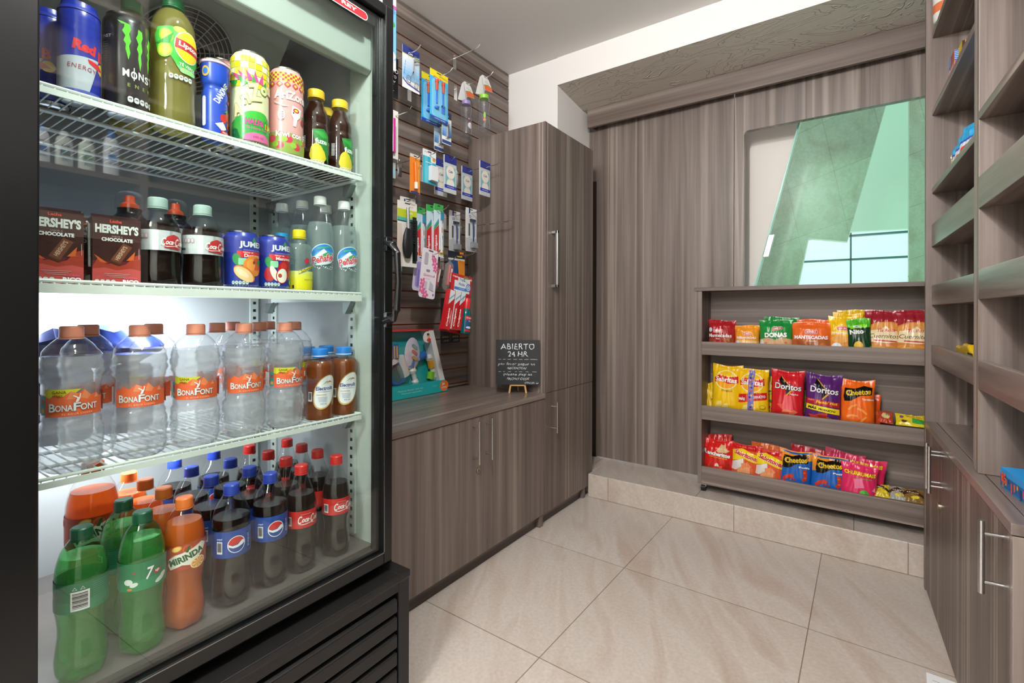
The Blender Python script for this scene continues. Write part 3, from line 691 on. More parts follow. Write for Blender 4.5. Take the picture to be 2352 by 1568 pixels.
def pep():
    return [*barcode(-26, -5, 11, 24), Tx('#cfe0ff', 'pepsi', -25, 12, 4.5, b=.02), El('#f2f4f6', 4, -1, 31, 33), El('#1f4a9e', 4, -1, 28, 30),
            Po('#f2f4f6', [(-13.8, 2), (-7, -2), (2, -1), (9, 6), (12.6, 6), (13.9, 0), (10, -3), (2, -6), (-6, -6.5), (-13.4, -3)], 4, -1), Po('#d0312d', [(14*cos(radians(a)), 15*sin(radians(a))) for a in range(28, 176, 12)]+[(-6, -1), (2, 1), (8, 7)], 4, -1),
            Tx('#b9d0f4', 'pepsi', 27, 0, 6, 26, rot=90, b=.01), Rc('#173d86', 70, 0, 40, 36), Tx('#b9d0f4', 'pepsi', 95, 0, 9, 30, b=.02)]
def coke(c='#f4f1ee', br=True):
    a = [Tx(c, 'C', -10, 0, 17, 9, b=.02, sh=.35), Tx(c, 'oca', 1, -2, 8, 15, b=.03, sh=.35), Tx(c, '-', 10, -1, 1.4, 3, sh=.3), Tx(c, 'C', 17, 0, 17, 9, b=.02, sh=.35), Tx(c, 'ola', 28, -1, 11, 14, b=.03, sh=.35), Po(c, [(-14, -9), (-4, -11.5), (12, -9.5), (26, -12), (14, -8.2), (-3, -9.6)])]
    if br: a += barcode(-34, -3, 12, 20)+[Rc('#e8b0aa', 2, 12, 22, .8), Tx(c, 'Coca-Cola', 80, 0, 10, 44, b=.02, sh=.35)]
    return a
pp_ = [(.002, .002), (.022, .0), (.0310, .006), (.0338, .020), (.0335, .045), (.0315, .070), (.0322, .090), (.0340, .102), (.0345, .120), (.0345, .155), (.0338, .170), (.0290, .190), (.0200, .206), (.0140, .2165), (.0132, .2215)]
cp_ = [(.002, .002), (.022, .0), (.0300, .006), (.0315, .020), (.0300, .045), (.0275, .065), (.0290, .085), (.0318, .100), (.0320, .140), (.0316, .152), (.0275, .172), (.0205, .192), (.0155, .208), (.0133, .2165), (.0132, .2215)]
COLA = glossy('#140a07', .12)
M0 = cat(bottle('orange_soda_bottle', sp_, .192, '#f07c34', (.112, .158, '#b8431f', mir()), SHELLM, ORA, petal()), BT)
S0 = cat(bottle('lime_soda_bottle', sp_, .192, '#14573a', (.112, .158, '#157a4c', sev()), GRN, LIM, petal()), BT)
P0 = cat(bottle('cola_bottle', pp_, .172, '#2a45b0', (.100, .152, '#1f4a9e', pep()), SHELLM, COLA, petal()), BT)
C0 = cat(bottle('cola_bottle', cp_, .172, '#cf2a25', (.102, .140, '#cc2a26', coke()), SHELLM, COLA, petal(), n=32), BT)
gs_ = 'lime sodas on the cooler floor'
put(S0, .237, .028, z0f, 'green lime soda bottle, barcode facing out, at the near left corner', 148, gs_)
put(S0, .3165, .020, z0f, 'green lime soda bottle showing its logo and clouds, beside the front orange soda', 8, gs_)
put(S0, .318, .110, z0f, 'green lime soda bottle standing behind the other two green ones', 78, gs_)
go = 'orange sodas on the cooler floor'
put(M0, .3865, .031, z0f, 'orange soda with round orange slice label, front of its column', 8, go)
for i, (s, d, lb) in enumerate(((.386, .119, 'orange soda second from the glass in its column'), (.385, .205, 'orange soda third from the glass in its column'), (.384, .287, 'orange soda farthest from the glass in its column'))): put(M0, s, d, z0f, lb, 40*i+60, go)
o = put(M0, .302, .212, z0f, 'taller orange soda bottle behind the green ones, its cap hidden by the wire shelf', 12, go); o.scale = (1.22, 1.22, 1.24)
gp = 'blue-capped colas on the cooler floor'
for s, d, of, lb in ((.471, .030, 8, 'blue-labelled cola with blue cap, front of the left column'), (.4725, .117, 25, 'blue-capped cola second in the left cola column'), (.476, .215, 60, 'blue-capped cola third in the left cola column'), (.480, .310, 0, 'blue-capped cola at the back of the left cola column'),
                 (.552, .031, 12, 'blue-labelled cola with blue cap, front of the second column'), (.549, .109, -70, 'blue-capped cola second in the second column'), (.555, .205, 30, 'blue-capped cola third in the second column'), (.565, .306, 0, 'blue-capped cola at the back of the second column')): put(P0, s, d, z0f, lb, of, gp)
gc = 'red-capped colas on the cooler floor'
for s, d, of, lb in ((.622, .026, 14, 'red-labelled cola with red cap, front of the third cola column'), (.635, .108, 60, 'red-capped cola second in the third column'), (.641, .194, 100, 'red-capped cola third in the third column'), (.642, .284, 0, 'red-capped cola at the back of the third column'),
                     (.712, .022, 18, 'red-labelled cola with red cap, nearest the cooler side wall'), (.716, .102, 120, 'red-capped cola second in the column by the side wall'), (.724, .182, 60, 'red-capped cola third in the column by the side wall'), (.732, .262, 0, 'red-capped cola at the back of the column by the side wall')): put(C0, s, d, z0f, lb, of, gc)
# --- second shelf
z2 = 1.0432
lp = [(.002, .001), (.024, .0), (.0335, .005), (.0358, .018), (.0350, .04), (.0340, .060), (.0350, .068), (.0352, .100), (.0345, .108), (.0315, .120), (.0225, .137), (.0150, .146), (.0140, .149)]
def light_():
    return [Rc('#c7ced0', 0, 0, 220, 36), Rc('#e6ecec', -12, 0, 9, 36), Rc('#9fb5ae', 12, 0, 5, 36), *[[Rr('#c98e94', -50+i*6.4, 7, 5.8, 9, 2.6), Rr('#c7ced0', -50+i*6.4, 7, 4.2, 7.4, 2)] for i in range(5)],
            Po('#bf2a2c', [(-1, -13), (28, -15), (30, 0), (24, 9), (14, 12), (4, 8), (-2, 0)], 2, 0), *[(a[0], a[1], *([a[2]] if a[0] == 't' else [[(p[0]*.82, p[1]*.82) for p in a[2]]]), a[3]*.82+8, a[4]*.82-2, a[5], *([a[6]*.82, (a[7] or 0)*.82 or None, *a[8:]] if a[0] == 't' else [])) for a in coke('#f6f2f0', False)], Rc('#20302c', -42, -9, 10, 4)]
L0 = cat(bottle('cola_bottle', lp, .118, '#a9c4bb', (.067, .101, '#c7ced0', light_()), SHELLM, COLA, petal(), capz=.1465, capr=.0155), BT)
put(L0, .349, .050, z2, 'squat dark cola with silver label, beside the brown cartons', 14, 'silver-labelled colas'); put(L0, .4245, .050, z2, 'squat dark cola with silver label, beside the blue cans', 14, 'silver-labelled colas')
# sports drinks with domed caps
tp = [(.002, .001), (.029, .0), (.0315, .006), (.0315, .05), (.029, .07), (.0315, .092), (.0318, .118), (.028, .132), (.0195, .142), (.0190, .152)]
t0 = cat(empty('sports_drink', (0, 0, -5)), BT)
MB().lathe(smoothprof(tp)).build('bottle_body', glossy('#15131c', .15), t0, smooth=True)
MB().lathe([(.0324, .085), (.0330, .092), (.0322, .098), (.0332, .104), (.0322, .110), (.0332, .116), (.0320, .123)], 40, cap=False).build('label', col('#b9bdbd', .25, .7), t0, smooth=True)
mb = MB(); ms = []; mc = {}; art_mesh(mb, [Rc('#e0642c', -16, 0, 18, 8), Tx('#f4e8dc', 'G', -16, 0, 5, b=.04)], lambda x, y, o: ((.0334+o)*sin(x/.033), -(.0334+o)*cos(x/.033), .119+y), ms, mc, (4, 9)); mb.build('print', ms, t0)
MB().lathe([(.0150, .152), (.0140, .160), (.0085, .164), (.0075, .176), (.0005, .178)], 28).build('nozzle', col('#e2552f', .3), t0, smooth=True)
MB().lathe(smoothprof([(.0225, .150), (.0225, .165), (.021, .176), (.014, .184), (.002, .187)]), 28, cap=False).build('dome_cap', SHELLM, t0, smooth=True)
put(t0, .335, .137, z2, 'dark sports drink with orange nozzle behind the left silver-labelled cola', -30, 'sports drinks'); put(t0, .412, .138, z2, 'dark sports drink with orange nozzle behind the right silver-labelled cola', -30, 'sports drinks')
# cans
def can(kind, r, h, base, art, top='#c9ccce', metal=0):
    root = cat(empty(kind, (0, 0, -5)), 'can')
    MB().lathe([(r*.72, .0), (r*.84, .0015), (r*.98, .009), (r, .012)], 40).build('base', col('#bfc2c4', .3, 1), root, smooth=True)
    p = [(r*.975, .008), (r, .0125), (r, h-.016), (r*.975, h-.011), (r*.83, h-.0025)]
    mb = MB().lathe(p, 48, cap=False); ms = [col(base, .25)]; mc = {base: 0}; zc = h/2
    def f(x, y, o):
        z = zc+y; rr = prof_r(p, min(max(z, .0085), h-.003))+o; a = x/r; return (rr*sin(a), -rr*cos(a), z)
    art_mesh(mb, art, f, ms, mc, (4, 9), base=.0003, rough=.25); mb.build('can_body', ms, root, smooth=True)
    MB().lathe([(r*.825, h-.0035), (r*.85, h-.001), (r*.85, h), (r*.80, h), (r*.79, h-.0045), (.0006, h-.0045)], 40, cap=False).build('rim', col(top, .25, 1), root, smooth=True)
    MB().lathe([(.0005, 0), (.007, 0), (.007, .001), (.0005, .001)], 16, c=(0, -.006, h-.004)).build('pull_tab', col(top, .3, 1), root)
    return root
def jum(fruit):
    a = [Rc('#26379a', 0, 0, 208, 98), *To('#dfe6ea', '#12246c', 'JUMEX', 16, 32, 15, 56, b=.04, ob=.07), Po('#2c8a44', [(12, 41), (17, 49), (22, 41), (27, 44), (20, 39), (14, 39)]), Tx('#c9d2ec', 'Consistencia en Calidad', 16, 22, 2, 40),
         Rc('#cc2f35', 15, 13, 62, 13), Tx('#f4d9d4', 'N\u00e9ctar de', 5, 17, 3.4, b=.01), Tx('#f6efec', 'Durazno' if fruit == 'peach' else 'Manzana', 15, 10.5, 7, 36, b=.02), El('#2f8f4a', -16, 2, 16, 24, 20), Rr('#8fcfa4', -6, -2, 15, 14, 2)]
    if fruit == 'peach':
        a += [El('#e58a3a', 17, -10, 44, 42), El('#d9582a', 24, -6, 26, 26), El('#f0a050', 10, -8, 18, 24), El('#8a3a1a', 16, -3, 5, 7), El('#3a9a4a', 32, -1, 20, 8, 20), El('#d67a3a', -2, -27, 46, 26, -38), El('#f2c98e', -3, -28, 42, 22, -38), El('#efd9b0', -6, -26, 26, 10, -38)]
    else:
        a += [El('#b5222a', 20, -12, 40, 40), El('#cf3a34', 14, -6, 16, 18), El('#b5222a', -15, -24, 22, 30), El('#f2ead2', -6, -22, 12, 34, 22), El('#c02b2b', 10, -26, 26, 34, -8), El('#f6f0de', 10, -26, 22, 31, -8), El('#b24a3a', 5, -26, 8, 9), El('#2f8f4a', 34, -40, 14, 12)]
    return a+nutri(-22, -45, 5.2, 5, '#c7dcd4', '#5d9a98')
JP = can('juice_can', .0328, .122, '#26379a', jum('peach'), '#b9bcbe'); JA = can('juice_can', .0328, .122, '#26379a', jum('apple'), '#b9bcbe')
put(JP, .4985, .048, z2, 'blue fruit nectar can with a peach, beside the silver-labelled cola', 14); put(JA, .5675, .048, z2, 'blue fruit nectar can with a cut apple, beside the yellow-labelled bottle', 14)
put(JP, .500, .124, z2, 'blue can half hidden behind the peach nectar can', 100); put(JA, .569, .122, z2, 'blue can half hidden behind the apple nectar can', 100)
# tonic and mineral water
TON = clear('tonic_water', (.9, .96, .95), .05, 1.33, body='#cfe0dc', bf=.25)
tp = [(.002, .002), (.020, .0), (.0262, .005), (.0282, .018), (.0283, .06), (.0283, .088), (.0262, .105), (.0195, .120), (.0140, .129), (.0132, .132)]
def tonic(): return [*[Rc(c_, 0, -34+i*7, 184, 7.2) for i, c_ in enumerate(('#e8df1c', '#e8df1c', '#e6e12a', '#e4e23c', '#dfe255', '#d9e077'))], El('#b9304a', 6, 28, 11, 14), Po('#8c9490', [(-12, -4), (32, 16), (33, 24), (30, 25), (-11, 6)]), Po('#ece23c', [(-11, -1), (32, 18), (32, 23), (-10, 5)]), Tx('#1b1b14', 'Schweppes', 10, 10.5, 8, 38, rot=25, sh=.25, b=.01), Tx('#6a6c20', 'AGUA T\u00d3NICA', 16, -14, 4, 32), Rc('#20201a', -23, -31, 4, 7)]
T0 = cat(bottle('tonic_bottle', tp, .112, '#f0d922', (.004, .086, None, tonic()), SHELLM, TON, petal(.1)), BT)
put(T0, .6292, .048, z2, 'small tonic bottle with yellow label and yellow cap', 22)
T1 = cat(bottle('water_bottle', tp, .108, '#2aa0e0', (.02, .07, '#4aa3cf', [Tx('#f2f6f8', 'agua', 0, 0, 12, b=.02)]), SHELLM, TON, petal(.1)), BT)
put(T1, .633, .124, z2, 'small bottle with sky-blue cap behind the yellow tonic', 90)
mp = [(.002, .002), (.022, .0), (.0300, .006), (.0325, .02), (.0325, .06), (.0325, .135), (.0322, .150), (.0290, .168), (.0215, .192), (.0155, .210), (.0135, .219), (.0132, .2225)]
def mineral(): return [El('#bfe0ec', 2, 4, 62, 50, 15), El('#2f7fc6', 2, 4, 58, 46, 15), El('#3f9fd8', 2, -2, 50, 30, 10), Po('#e6f2f4', [(-22, -4), (-4, 12), (2, 17), (8, 11), (26, 2), (20, -8), (-14, -12)]), Po('#3f9a5a', [(-10, -2), (10, 10), (24, 4), (12, -6), (-8, -8)]), Rc('#3fae7a', 2, 20, 30, 3, 12), *To('#c43a4a', '#f2f4f4', 'Pe\u00f1afiel', 2, -6, 17, 54, rot=14, b=.03, ob=.075, sh=.15), El('#cfe6ee', 2, -18, 40, 6, 12), *[El('#e2ecee', -20+(i*13) % 44, -24-(i*5) % 8, 2.4) for i in range(14)]]
SPK = clear('sparkling_water', (.90, .95, .95), .05, 1.33, body='#c6d4d4', bf=.4, bump=.2)
N0 = cat(bottle('mineral_water_bottle', mp, .172, '#e6ecea', (.05, .13, None, mineral()), SHELLM, SPK, petal()), BT)
gm = 'mineral waters on the second shelf'
for s, d, of, lb in ((.6905, .058, 12, 'tall mineral water with red lettering, next to the yellow tonic'), (.7560, .054, 22, 'tall mineral water with red lettering, against the side wall'), (.692, .133, 120, 'tall mineral water behind the one next to the tonic'), (.683, .208, 150, 'tall mineral water in the third row, deepest in the shelf'), (.7565, .128, 120, 'tall mineral water behind the one against the side wall')): put(N0, s, d, z2, lb, of, gm)
# chocolate milk cartons
def choc():
    a = [Rc('#3a1d1c', 0, 0, 63.6, 112), Rc('#5e2026', 0, -36, 63.6, 40), Po('#a03a2a', [(-31.8, -26), (-24, -10), (-14, -22), (-8, -20), (2, -24), (12, -20), (22, -6), (31.8, -2), (31.8, -56), (-31.8, -56)]), Po('#c0504c', [(-31.8, -30), (-16, -27), (0, -31), (18, -27), (31.8, -30), (31.8, -56), (-31.8, -56)]), Po('#c9612c', [(-30, -6), (-12, -20), (-22, -18)]), Po('#c9612c', [(12, -14), (24, 2), (22, -12), (30, -12)]),
         Tx('#d8472c', 'Leche', -2, 50, 5, b=.03), *To('#d9e0dc', '#1c1210', "HERSHEY'S", 0, 37, 15, 57, b=.05, ob=.07), Tx('#a89a92', 'SABOR A', 0, 25, 2.5), Tx('#e9ece8', 'CHOCOLATE', 0, 19.5, 6, 41, b=.05),
         Po('#6b3f2c', [(-9, -14), (8, 15), (20, 9), (4, -20)]), Po('#4e2a1c', [(-9, -14), (4, -20), (4, -24), (-9, -18)]), Tx('#caa890', "HERSHEY'S", 5, -2, 6, 26, rot=62, b=.02), *[Rc('#c0a09a', 0, -37-i*2.6, 34-i*6, .8) for i in range(3)],
         *nutri(-26, -51, 6, 4, '#dfe4e0', '#9aa8a4'), *To('#f6f2f2', '#c5354c', 'RICO', 18, -50, 7.5, 22, b=.06, ob=.14), Tx('#d8657a', 'AHORA+', 18, -43, 3.4, b=.03), Rc('#b9a8a2', 29, -2, .8, 18)]
    return a
H0 = cat(empty('chocolate_milk_carton', (0, 0, -5)), 'carton')
mb = MB().box(-.032, 0, 0, .032, .046, .1125); ms = [glossy('#2b1615', .25)]; mc = {}
art_mesh(mb, choc(), lambda x, y, o: (x, -o, .0563+y), ms, mc, rough=.3, clip=(-31.8, 31.8, -56, 56))
art_mesh(mb, [Rc('#2c1514', 0, 0, 45, 111), *[Rc('#b58a6a' if i % 3 else '#c86a2a', 3, 32-i*3.4, 30-(i*7) % 12, 1) for i in range(22)], Rc('#cfd6d0', 0, -48, 44, 16)], lambda x, y, o: (-.032-o, .023-x, .0563+y), ms, mc)
mb.build('carton_body', ms, H0, bevel=.0012)
MB().box(-.031, .018, .1125, .031, .022, .1185).build('top_seam', glossy('#3a2020', .3), H0)
MB().tube([(-.0335, .012, .03), (-.0335, .018, .10), (-.0335, .034, .106)], .0018, 8).build('straw', col('#dfe2e2'), H0, smooth=True)
put(H0, .2030, .018, z2, 'brown chocolate milk carton at the left end of the shelf', 6); put(H0, .2785, .016, z2, 'brown chocolate milk carton beside the silver-labelled cola', 10); put(H0, .2600, .075, z2, 'brown chocolate milk carton behind the gap between the two front ones', 6)
# --- top shelf
z1 = 1.3372
def rbull(): return [Rc('#1c2f9a', 0, 26, 166, 108), Po('#b9c2ca', [(-83, -12), (-40, -12), (20, -6), (2, -72), (-83, -72)]), Po('#b9c2ca', [(83, -12), (44, -12), (60, -72), (83, -72)]), Po('#1c2f9a', [(20, -8), (44, -12), (58, -72), (3, -72)]), Tx('#cf2530', 'Red', -1, 8, 17, 30, rot=-8, b=.06), Tx('#cf2530', 'B', 24, 2, 17, 11, b=.06), El('#f0c62a', 26, -18, 18, 18), Po('#cf2530', [(2, -10), (18, -12), (30, -20), (20, -22), (12, -20), (4, -16)]), Tx('#a33a50', 'ENERGY', -4, -26, 7, 36, rot=-4, sp=1.2), Rc('#5a66b4', 0, -66, 166, 8), Rc('#24379c', 0, 68, 166, 6)]
RB = can('energy_drink_can', .0266, .155, '#1c2f9a', rbull()); put(RB, .236, .044, z1, 'slim blue and silver energy drink can at the left end of the top shelf', 18); put(RB, .2150, .108, z1, 'slim energy can in shadow behind the blue and silver one', -60)
claw = [(0, 0), (7, -2), (8, -10), (5, -18), (7, -30), (4, -38), (5, -50), (2, -62), (-1, -44), (0, -36), (-3, -30), (0, -22), (-4, -14), (-1, -8)]
def monster(): return [Po('#58c62e', claw, 0, 66, 3), Po('#58c62e', [(x*.9, y*1.15) for x, y in claw], 19, 62, 1), Po('#58c62e', claw, 40, 56, -3), Po('#58c62e', [(-10, 2), (0, 0), (0, -3), (-4, -3)], 0, 66), *[Tx('#dfe2e0', c_, 2+i*11, -18-(i % 2)*1.5, 13, 9, b=.03) for i, c_ in enumerate('MONSTER')], Rc('#dfe2e0', 13, -18, 1.2, 22), *[Tx('#7a9a3a', c_, 6+i*11, -38, 6, b=.02) for i, c_ in enumerate('ENERGY')], *nutri(8, -62, 7.5, 5, '#d6dad8', '#6a6e6c'), Tx('#a8acaa', 'MONST', -30, 40, 5), *[Rc('#4a4e4c', -30, 30-i*4, 14, 1) for i in range(9)]]
MO = can('energy_drink_can', .0326, .172, '#161819', monster(), '#6a6d70'); put(MO, .3010, .050, z1, 'tall black energy drink can with green claw marks', -4)
up_ = [(.002, .002), (.026, .0), (.0335, .006), (.036, .02), (.0362, .05), (.0355, .075), (.0362, .1), (.0345, .118), (.0362, .135), (.0362, .18), (.0345, .200), (.027, .217), (.0175, .229), (.0145, .234), (.0140, .237)]
TEA = clear('green_tea', (.86, .84, .52), .06, 1.35, body='#c2b762', bf=.55); BTEA = clear('black_tea', (.42, .2, .1), .08, 1.4, body='#4c2416', bf=.7)
def lipton(): return [Po('#3fae3c', [(-40, 20), (-34, 36), (-12, 40), (20, 38), (40, 24), (44, -14), (20, -36), (0, -34), (-12, -14), (-34, -10)]), El('#8fd02e', -20, 22, 22, 26, 20), El('#d8e23a', -20, 22, 17, 20, 20), El('#c8dd34', 2, 37, 22, 12), El('#8fd02e', -22, -4, 24, 28, -20), El('#d8e23a', -22, -4, 18, 22, -20), Po('#2c8f34', [(-38, 6), (-22, 16), (-8, 30), (-14, 8)]), El('#e8e6c0', 16, 10, 48, 58), El('#f2cf1e', 16, 10, 45, 54), Rc('#b0242c', 18, 10, 48, 18, -6), Tx('#f6f2ec', 'Lipton', 18, 10, 12, 38, rot=-6, b=.03), Tx('#e9f2e2', 'T\u00c9 VERDE', 16, -25, 7, 32, rot=-6, b=.02), Rr('#8ed07a', 16, -35, 30, 10, 5), *nutri(-12, -50, 6.5, 5, '#dfeede', '#2f7a4a')]
LI = cat(bottle('green_tea_bottle', up_, .224, '#1f8a52', (.094, .192, None, lipton()), SHELLM, TEA, lambda r, z, a: r+(.0006*sin(z*700) if z < .13 and r > .03 else 0), capz=.233, capr=.0175), BT)
put(LI, .3765, .058, z1, 'large green tea bottle with green cap and lime label', 14); put(LI, .338, .136, z1, 'green tea bottle standing behind the black can and the large tea', -80)
T2 = cat(bottle('tea_bottle', [(r*.9, z*.68) for r, z in up_], .13, '#1f8a52', (.06, .12, '#1f5a58', [Tx('#cfe6dc', 'te', 0, 0, 14)]), SHELLM, BTEA), BT)
put(T2, .160, .075, z1, 'dark bottle with green cap at the far left of the top shelf', 0)
dn = cat(empty('yogurt_drink', (0, 0, -5)), 'yogurt drink')
dp = smoothprof([(.019, 0), (.0222, .004), (.0225, .05), (.0225, .09), (.0205, .096), (.0205, .104), (.0238, .112), (.0252, .146)])
mb = MB().lathe(dp, 40); ms = [glossy('#1f47b4', .3)]; mc = {}
art_mesh(mb, [Tx('#eef2f8', 'DANONE', 8, 18, 12, 44, rot=62, b=.03), Rr('#e6eaf2', -25, -20, 9, 58, 4), El('#c9a04a', -20, 56, 14, 20), El('#2f6fd0', -20, 56, 9, 12), El('#c8302e', 12, -30, 15, 17), El('#d8483a', 24, -24, 16, 20), El('#d8483a', 26, -42, 14, 16), Po('#e9ecee', [(-4, -44), (10, -38), (18, -50), (8, -56)]), Po('#3f9a3a', [(12, -18), (20, -10), (26, -16)]), Rr('#c42a34', 16, -58, 22, 8, 4), Tx('#f2e6e6', 'FRESA', 16, -58, 4, b=.02), Po('#c8302e', [(20, 4), (30, 14), (34, 8), (26, 0)])],
         lambda x, y, o: ((prof_r(dp, .073+y)+o)*sin(x/.0225), -(prof_r(dp, .073+y)+o)*cos(x/.0225), .073+y), ms, mc, (4, 9), rough=.3, clip=(-60, 60, -72, 72)); mb.build('cup', ms, dn, smooth=True)
MB().lathe([(.0255, .146), (.0268, .147), (.0268, .151), (.0255, .152)], 36).build('rim', col('#d7b4c6', .35), dn, smooth=True)
MB().lathe([(.0005, .1525), (.0262, .1525), (.0262, .1532), (.0005, .1534)], 30).build('foil_lid', col('#cfd2d4', .3, 1), dn)
put(dn, .4430, .043, z1, 'blue strawberry yogurt drink with foil lid', 12)
def az1():
    a = [Rc('#d9dcb0', 0, 0, 228, 172)]
    for i in range(-8, 9):
        for j in range(5): a.append(Rc(('#e9cf24', '#e6e8c4', '#d9d84a')[(i+j*2) % 3], i*13.5, 80-j*13, 12.3, 11.8))
    a += [Po('#2f9a3c', [(-40, -84), (-40, -52), (-26, -40), (-10, -34), (10, -28), (30, -30), (42, -38), (42, -84)]), Po('#17603a', [(-40, -84), (-36, -60), (-26, -66), (-20, -84)]), El('#3fae3c', 6, -36, 52, 22, 10), *[Po('#cf4a8c', [(0, 0), (5, 24), (10, 0)], -24+i*9, 34, 55-i*16) for i in range(5)], *[Po('#2f9a3c', [(0, 0), (6, 26), (12, 0)], -30+i*15, 22, 70-i*30) for i in range(4)],
          *To('#e6dfa0', '#8a8a4a', 'A', -26, -26, 26, 18, rot=14, b=.05, ob=.08), *To('#e6dfa0', '#8a8a4a', 'ri', -12, -2, 24, 14, rot=22, b=.05, ob=.08), *To('#e6dfa0', '#8a8a4a', 'Z', 6, 14, 36, 22, rot=14, b=.05, ob=.08), *To('#e6dfa0', '#8a8a4a', 'o', 24, 22, 18, 16, b=.05, ob=.08), *To('#e6dfa0', '#8a8a4a', 'na', 40, 28, 18, 20, b=.05, ob=.08),
          *To('#cf4a8c', '#1c3a20', 'HALF&', 6, -48, 12, 34, b=.04, ob=.07), *To('#e9cf24', '#1c3a20', 'HALF', 40, -51, 12, 28, b=.04, ob=.07), Tx('#cf6aa0', 'T\u00e9 Negro Con', 10, -61, 6, 40, b=.02), Po('#d86a9c', [(-16, -86), (-10, -74), (4, -69), (24, -69), (36, -76), (42, -86)]), Tx('#8a2a5c', '680 ml', 12, -78, 5)]
    return a
def az2():
    a = [Rc('#e0a09c', 0, 0, 228, 180), Rc('#d9d24a', 0, 76, 228, 20)]
    for i in range(-11, 12):
        for j in range(4):
            if (i+j) % 2: a.append(Rc('#c23a48', i*5.2, 83-j*4.6, 4.8, 4.3))
    a += [*[Po('#d23f54', [(0, -7), (7, 0), (0, 7), (-7, 0)], -50+i*16, 59) for i in range(8)], *[Po('#c9d63a', [(0, -3.5), (3.5, 0), (0, 3.5), (-3.5, 0)], -50+i*16, 59) for i in range(8)],
          Tx('#f2dcd8', 'AriZona', 8, 36, 19, 74, b=.04), Po('#e6e2de', [(2, 16), (24, 14), (22, -4), (16, -12), (14, -28), (8, -28), (7, -12), (2, -4)], 4, 0, -6), El('#c23a3a', 16, 6, 14, 10), El('#d9d24a', 16, 6, 8, 5), El('#3a3a34', 10, 0, 3, 4), El('#f0ece4', -14, -8, 14, 24), *[Rc('#c23a4a', -14, -2-i*5, 9, 2) for i in range(4)], Po('#e9c8c4', [(-30, 22), (-12, 14), (2, 12), (-10, 10), (-26, 17)]), El('#a02a3a', 34, -14, 12, 14), El('#4a8a3a', 36, -4, 10, 8),
          Rc('#8aa04a', 0, -68, 228, 44), *[El('#d03a50', -34+i*17, -60-(i % 2)*14, 17, 16) for i in range(6)], *[El('#8fb83a', -26+i*18, -72+(i % 2)*12, 13, 12) for i in range(5)], *To('#f6f0ee', '#b0506a', 'Kiwi con F', 8, -49, 13, 66, b=.03, ob=.06)]
    return a
AY = can('iced_tea_can', .0358, .198, '#d9dcb0', az1()); AP = can('iced_tea_can', .0358, .198, '#e0a09c', az2(), '#b7b9bb')
put(AY, .5125, .044, z1, 'tall iced tea can with yellow mosaic top and green leaves', 6); put(AP, .5935, .044, z1, 'tall pink iced tea can with a cattle skull', 8); put(AP, .4955, .122, z1, 'tall pink iced tea can behind the yogurt drink', 60)
fp_ = [(.002, .001), (.023, .0), (.0290, .006), (.0300, .02), (.0300, .095), (.0285, .105), (.0292, .115), (.0285, .128), (.0235, .143), (.0175, .157), (.0165, .166), (.0160, .1745)]
def fuze(): return [El('#d3c22c', -4, -22, 34, 42), Po('#1f7a30', [(-16, 30), (10, 34), (24, 22), (24, -22), (16, -30), (4, -8), (-10, 2)]), Po('#2f9a3c', [(-12, 26), (10, 28), (22, 16), (8, 12)]), El('#d3c22c', -3, -30, 40, 34), Po('#1f7a30', [(8, -10), (24, 4), (24, -44), (18, -38)]), Tx('#f2f6ee', 'fuze', 4, 4, 12, 28, b=.03), Tx('#3fa24a', 'tea', 22, 4, 8), *nutri(-18, -44, 5.5, 5, '#ded8b8', '#8a8040'), Rc('#1c1a16', -36, 2, 10, 30), *[Rc('#e8e8e2', -36, 14-i*3.4, 8, 1.6) for i in range(9)]]
FZ = cat(bottle('iced_tea_bottle', fp_, .160, '#e3bb26', (.012, .105, None, fuze()), SHELLM, BTEA, capz=.1715, capr=.0192), BT)
put(FZ, .6730, .050, z1, 'brown iced tea bottle with yellow cap beside the pink can', 16); put(FZ, .7400, .050, z1, 'brown iced tea bottle with yellow cap nearest the cooler side wall', 40); put(FZ, .7500, .120, z1, 'brown iced tea bottle half hidden behind the pair with yellow caps', 60)
# dark blue plastic bundle at the back of the third shelf
random.seed(3); mb = MB(); n = 20; m_ = 12; vs = []
for i in range(n+1):
    t = i/n
    for j in range(m_):
        a = 2*pi*j/m_; rr = (.04+.012*sin(3*a+5*t)+.008*random.random())*min(1, .25+4*min(t, 1-t)); vs.append((-.12+.24*t, rr*cos(a)*.9, .178+rr*sin(a)*(.9)))
mb.add(vs, [(i*m_+j, i*m_+(j+1) % m_, (i+1)*m_+(j+1) % m_, (i+1)*m_+j) for i in range(n) for j in range(m_)]+[tuple(range(m_)), tuple(range(n*m_, (n+1)*m_))])
mb.lathe([(.052, 0), (.055, .01), (.055, .13), (.05, .14)], 20, 0, c=(-.06, 0, 0)).lathe([(.045, 0), (.05, .01), (.05, .13), (.045, .14)], 20, 0, c=(.05, 0, 0))
o = mb.build('plastic_bundle', glossy('#1c2c66', .25), smooth=True); o.location = FW(.33, .30, z3); o.rotation_euler = (0, 0, FA)
tag(o, 'crumpled dark blue plastic bundle at the back left behind the water bottles', 'bundle')
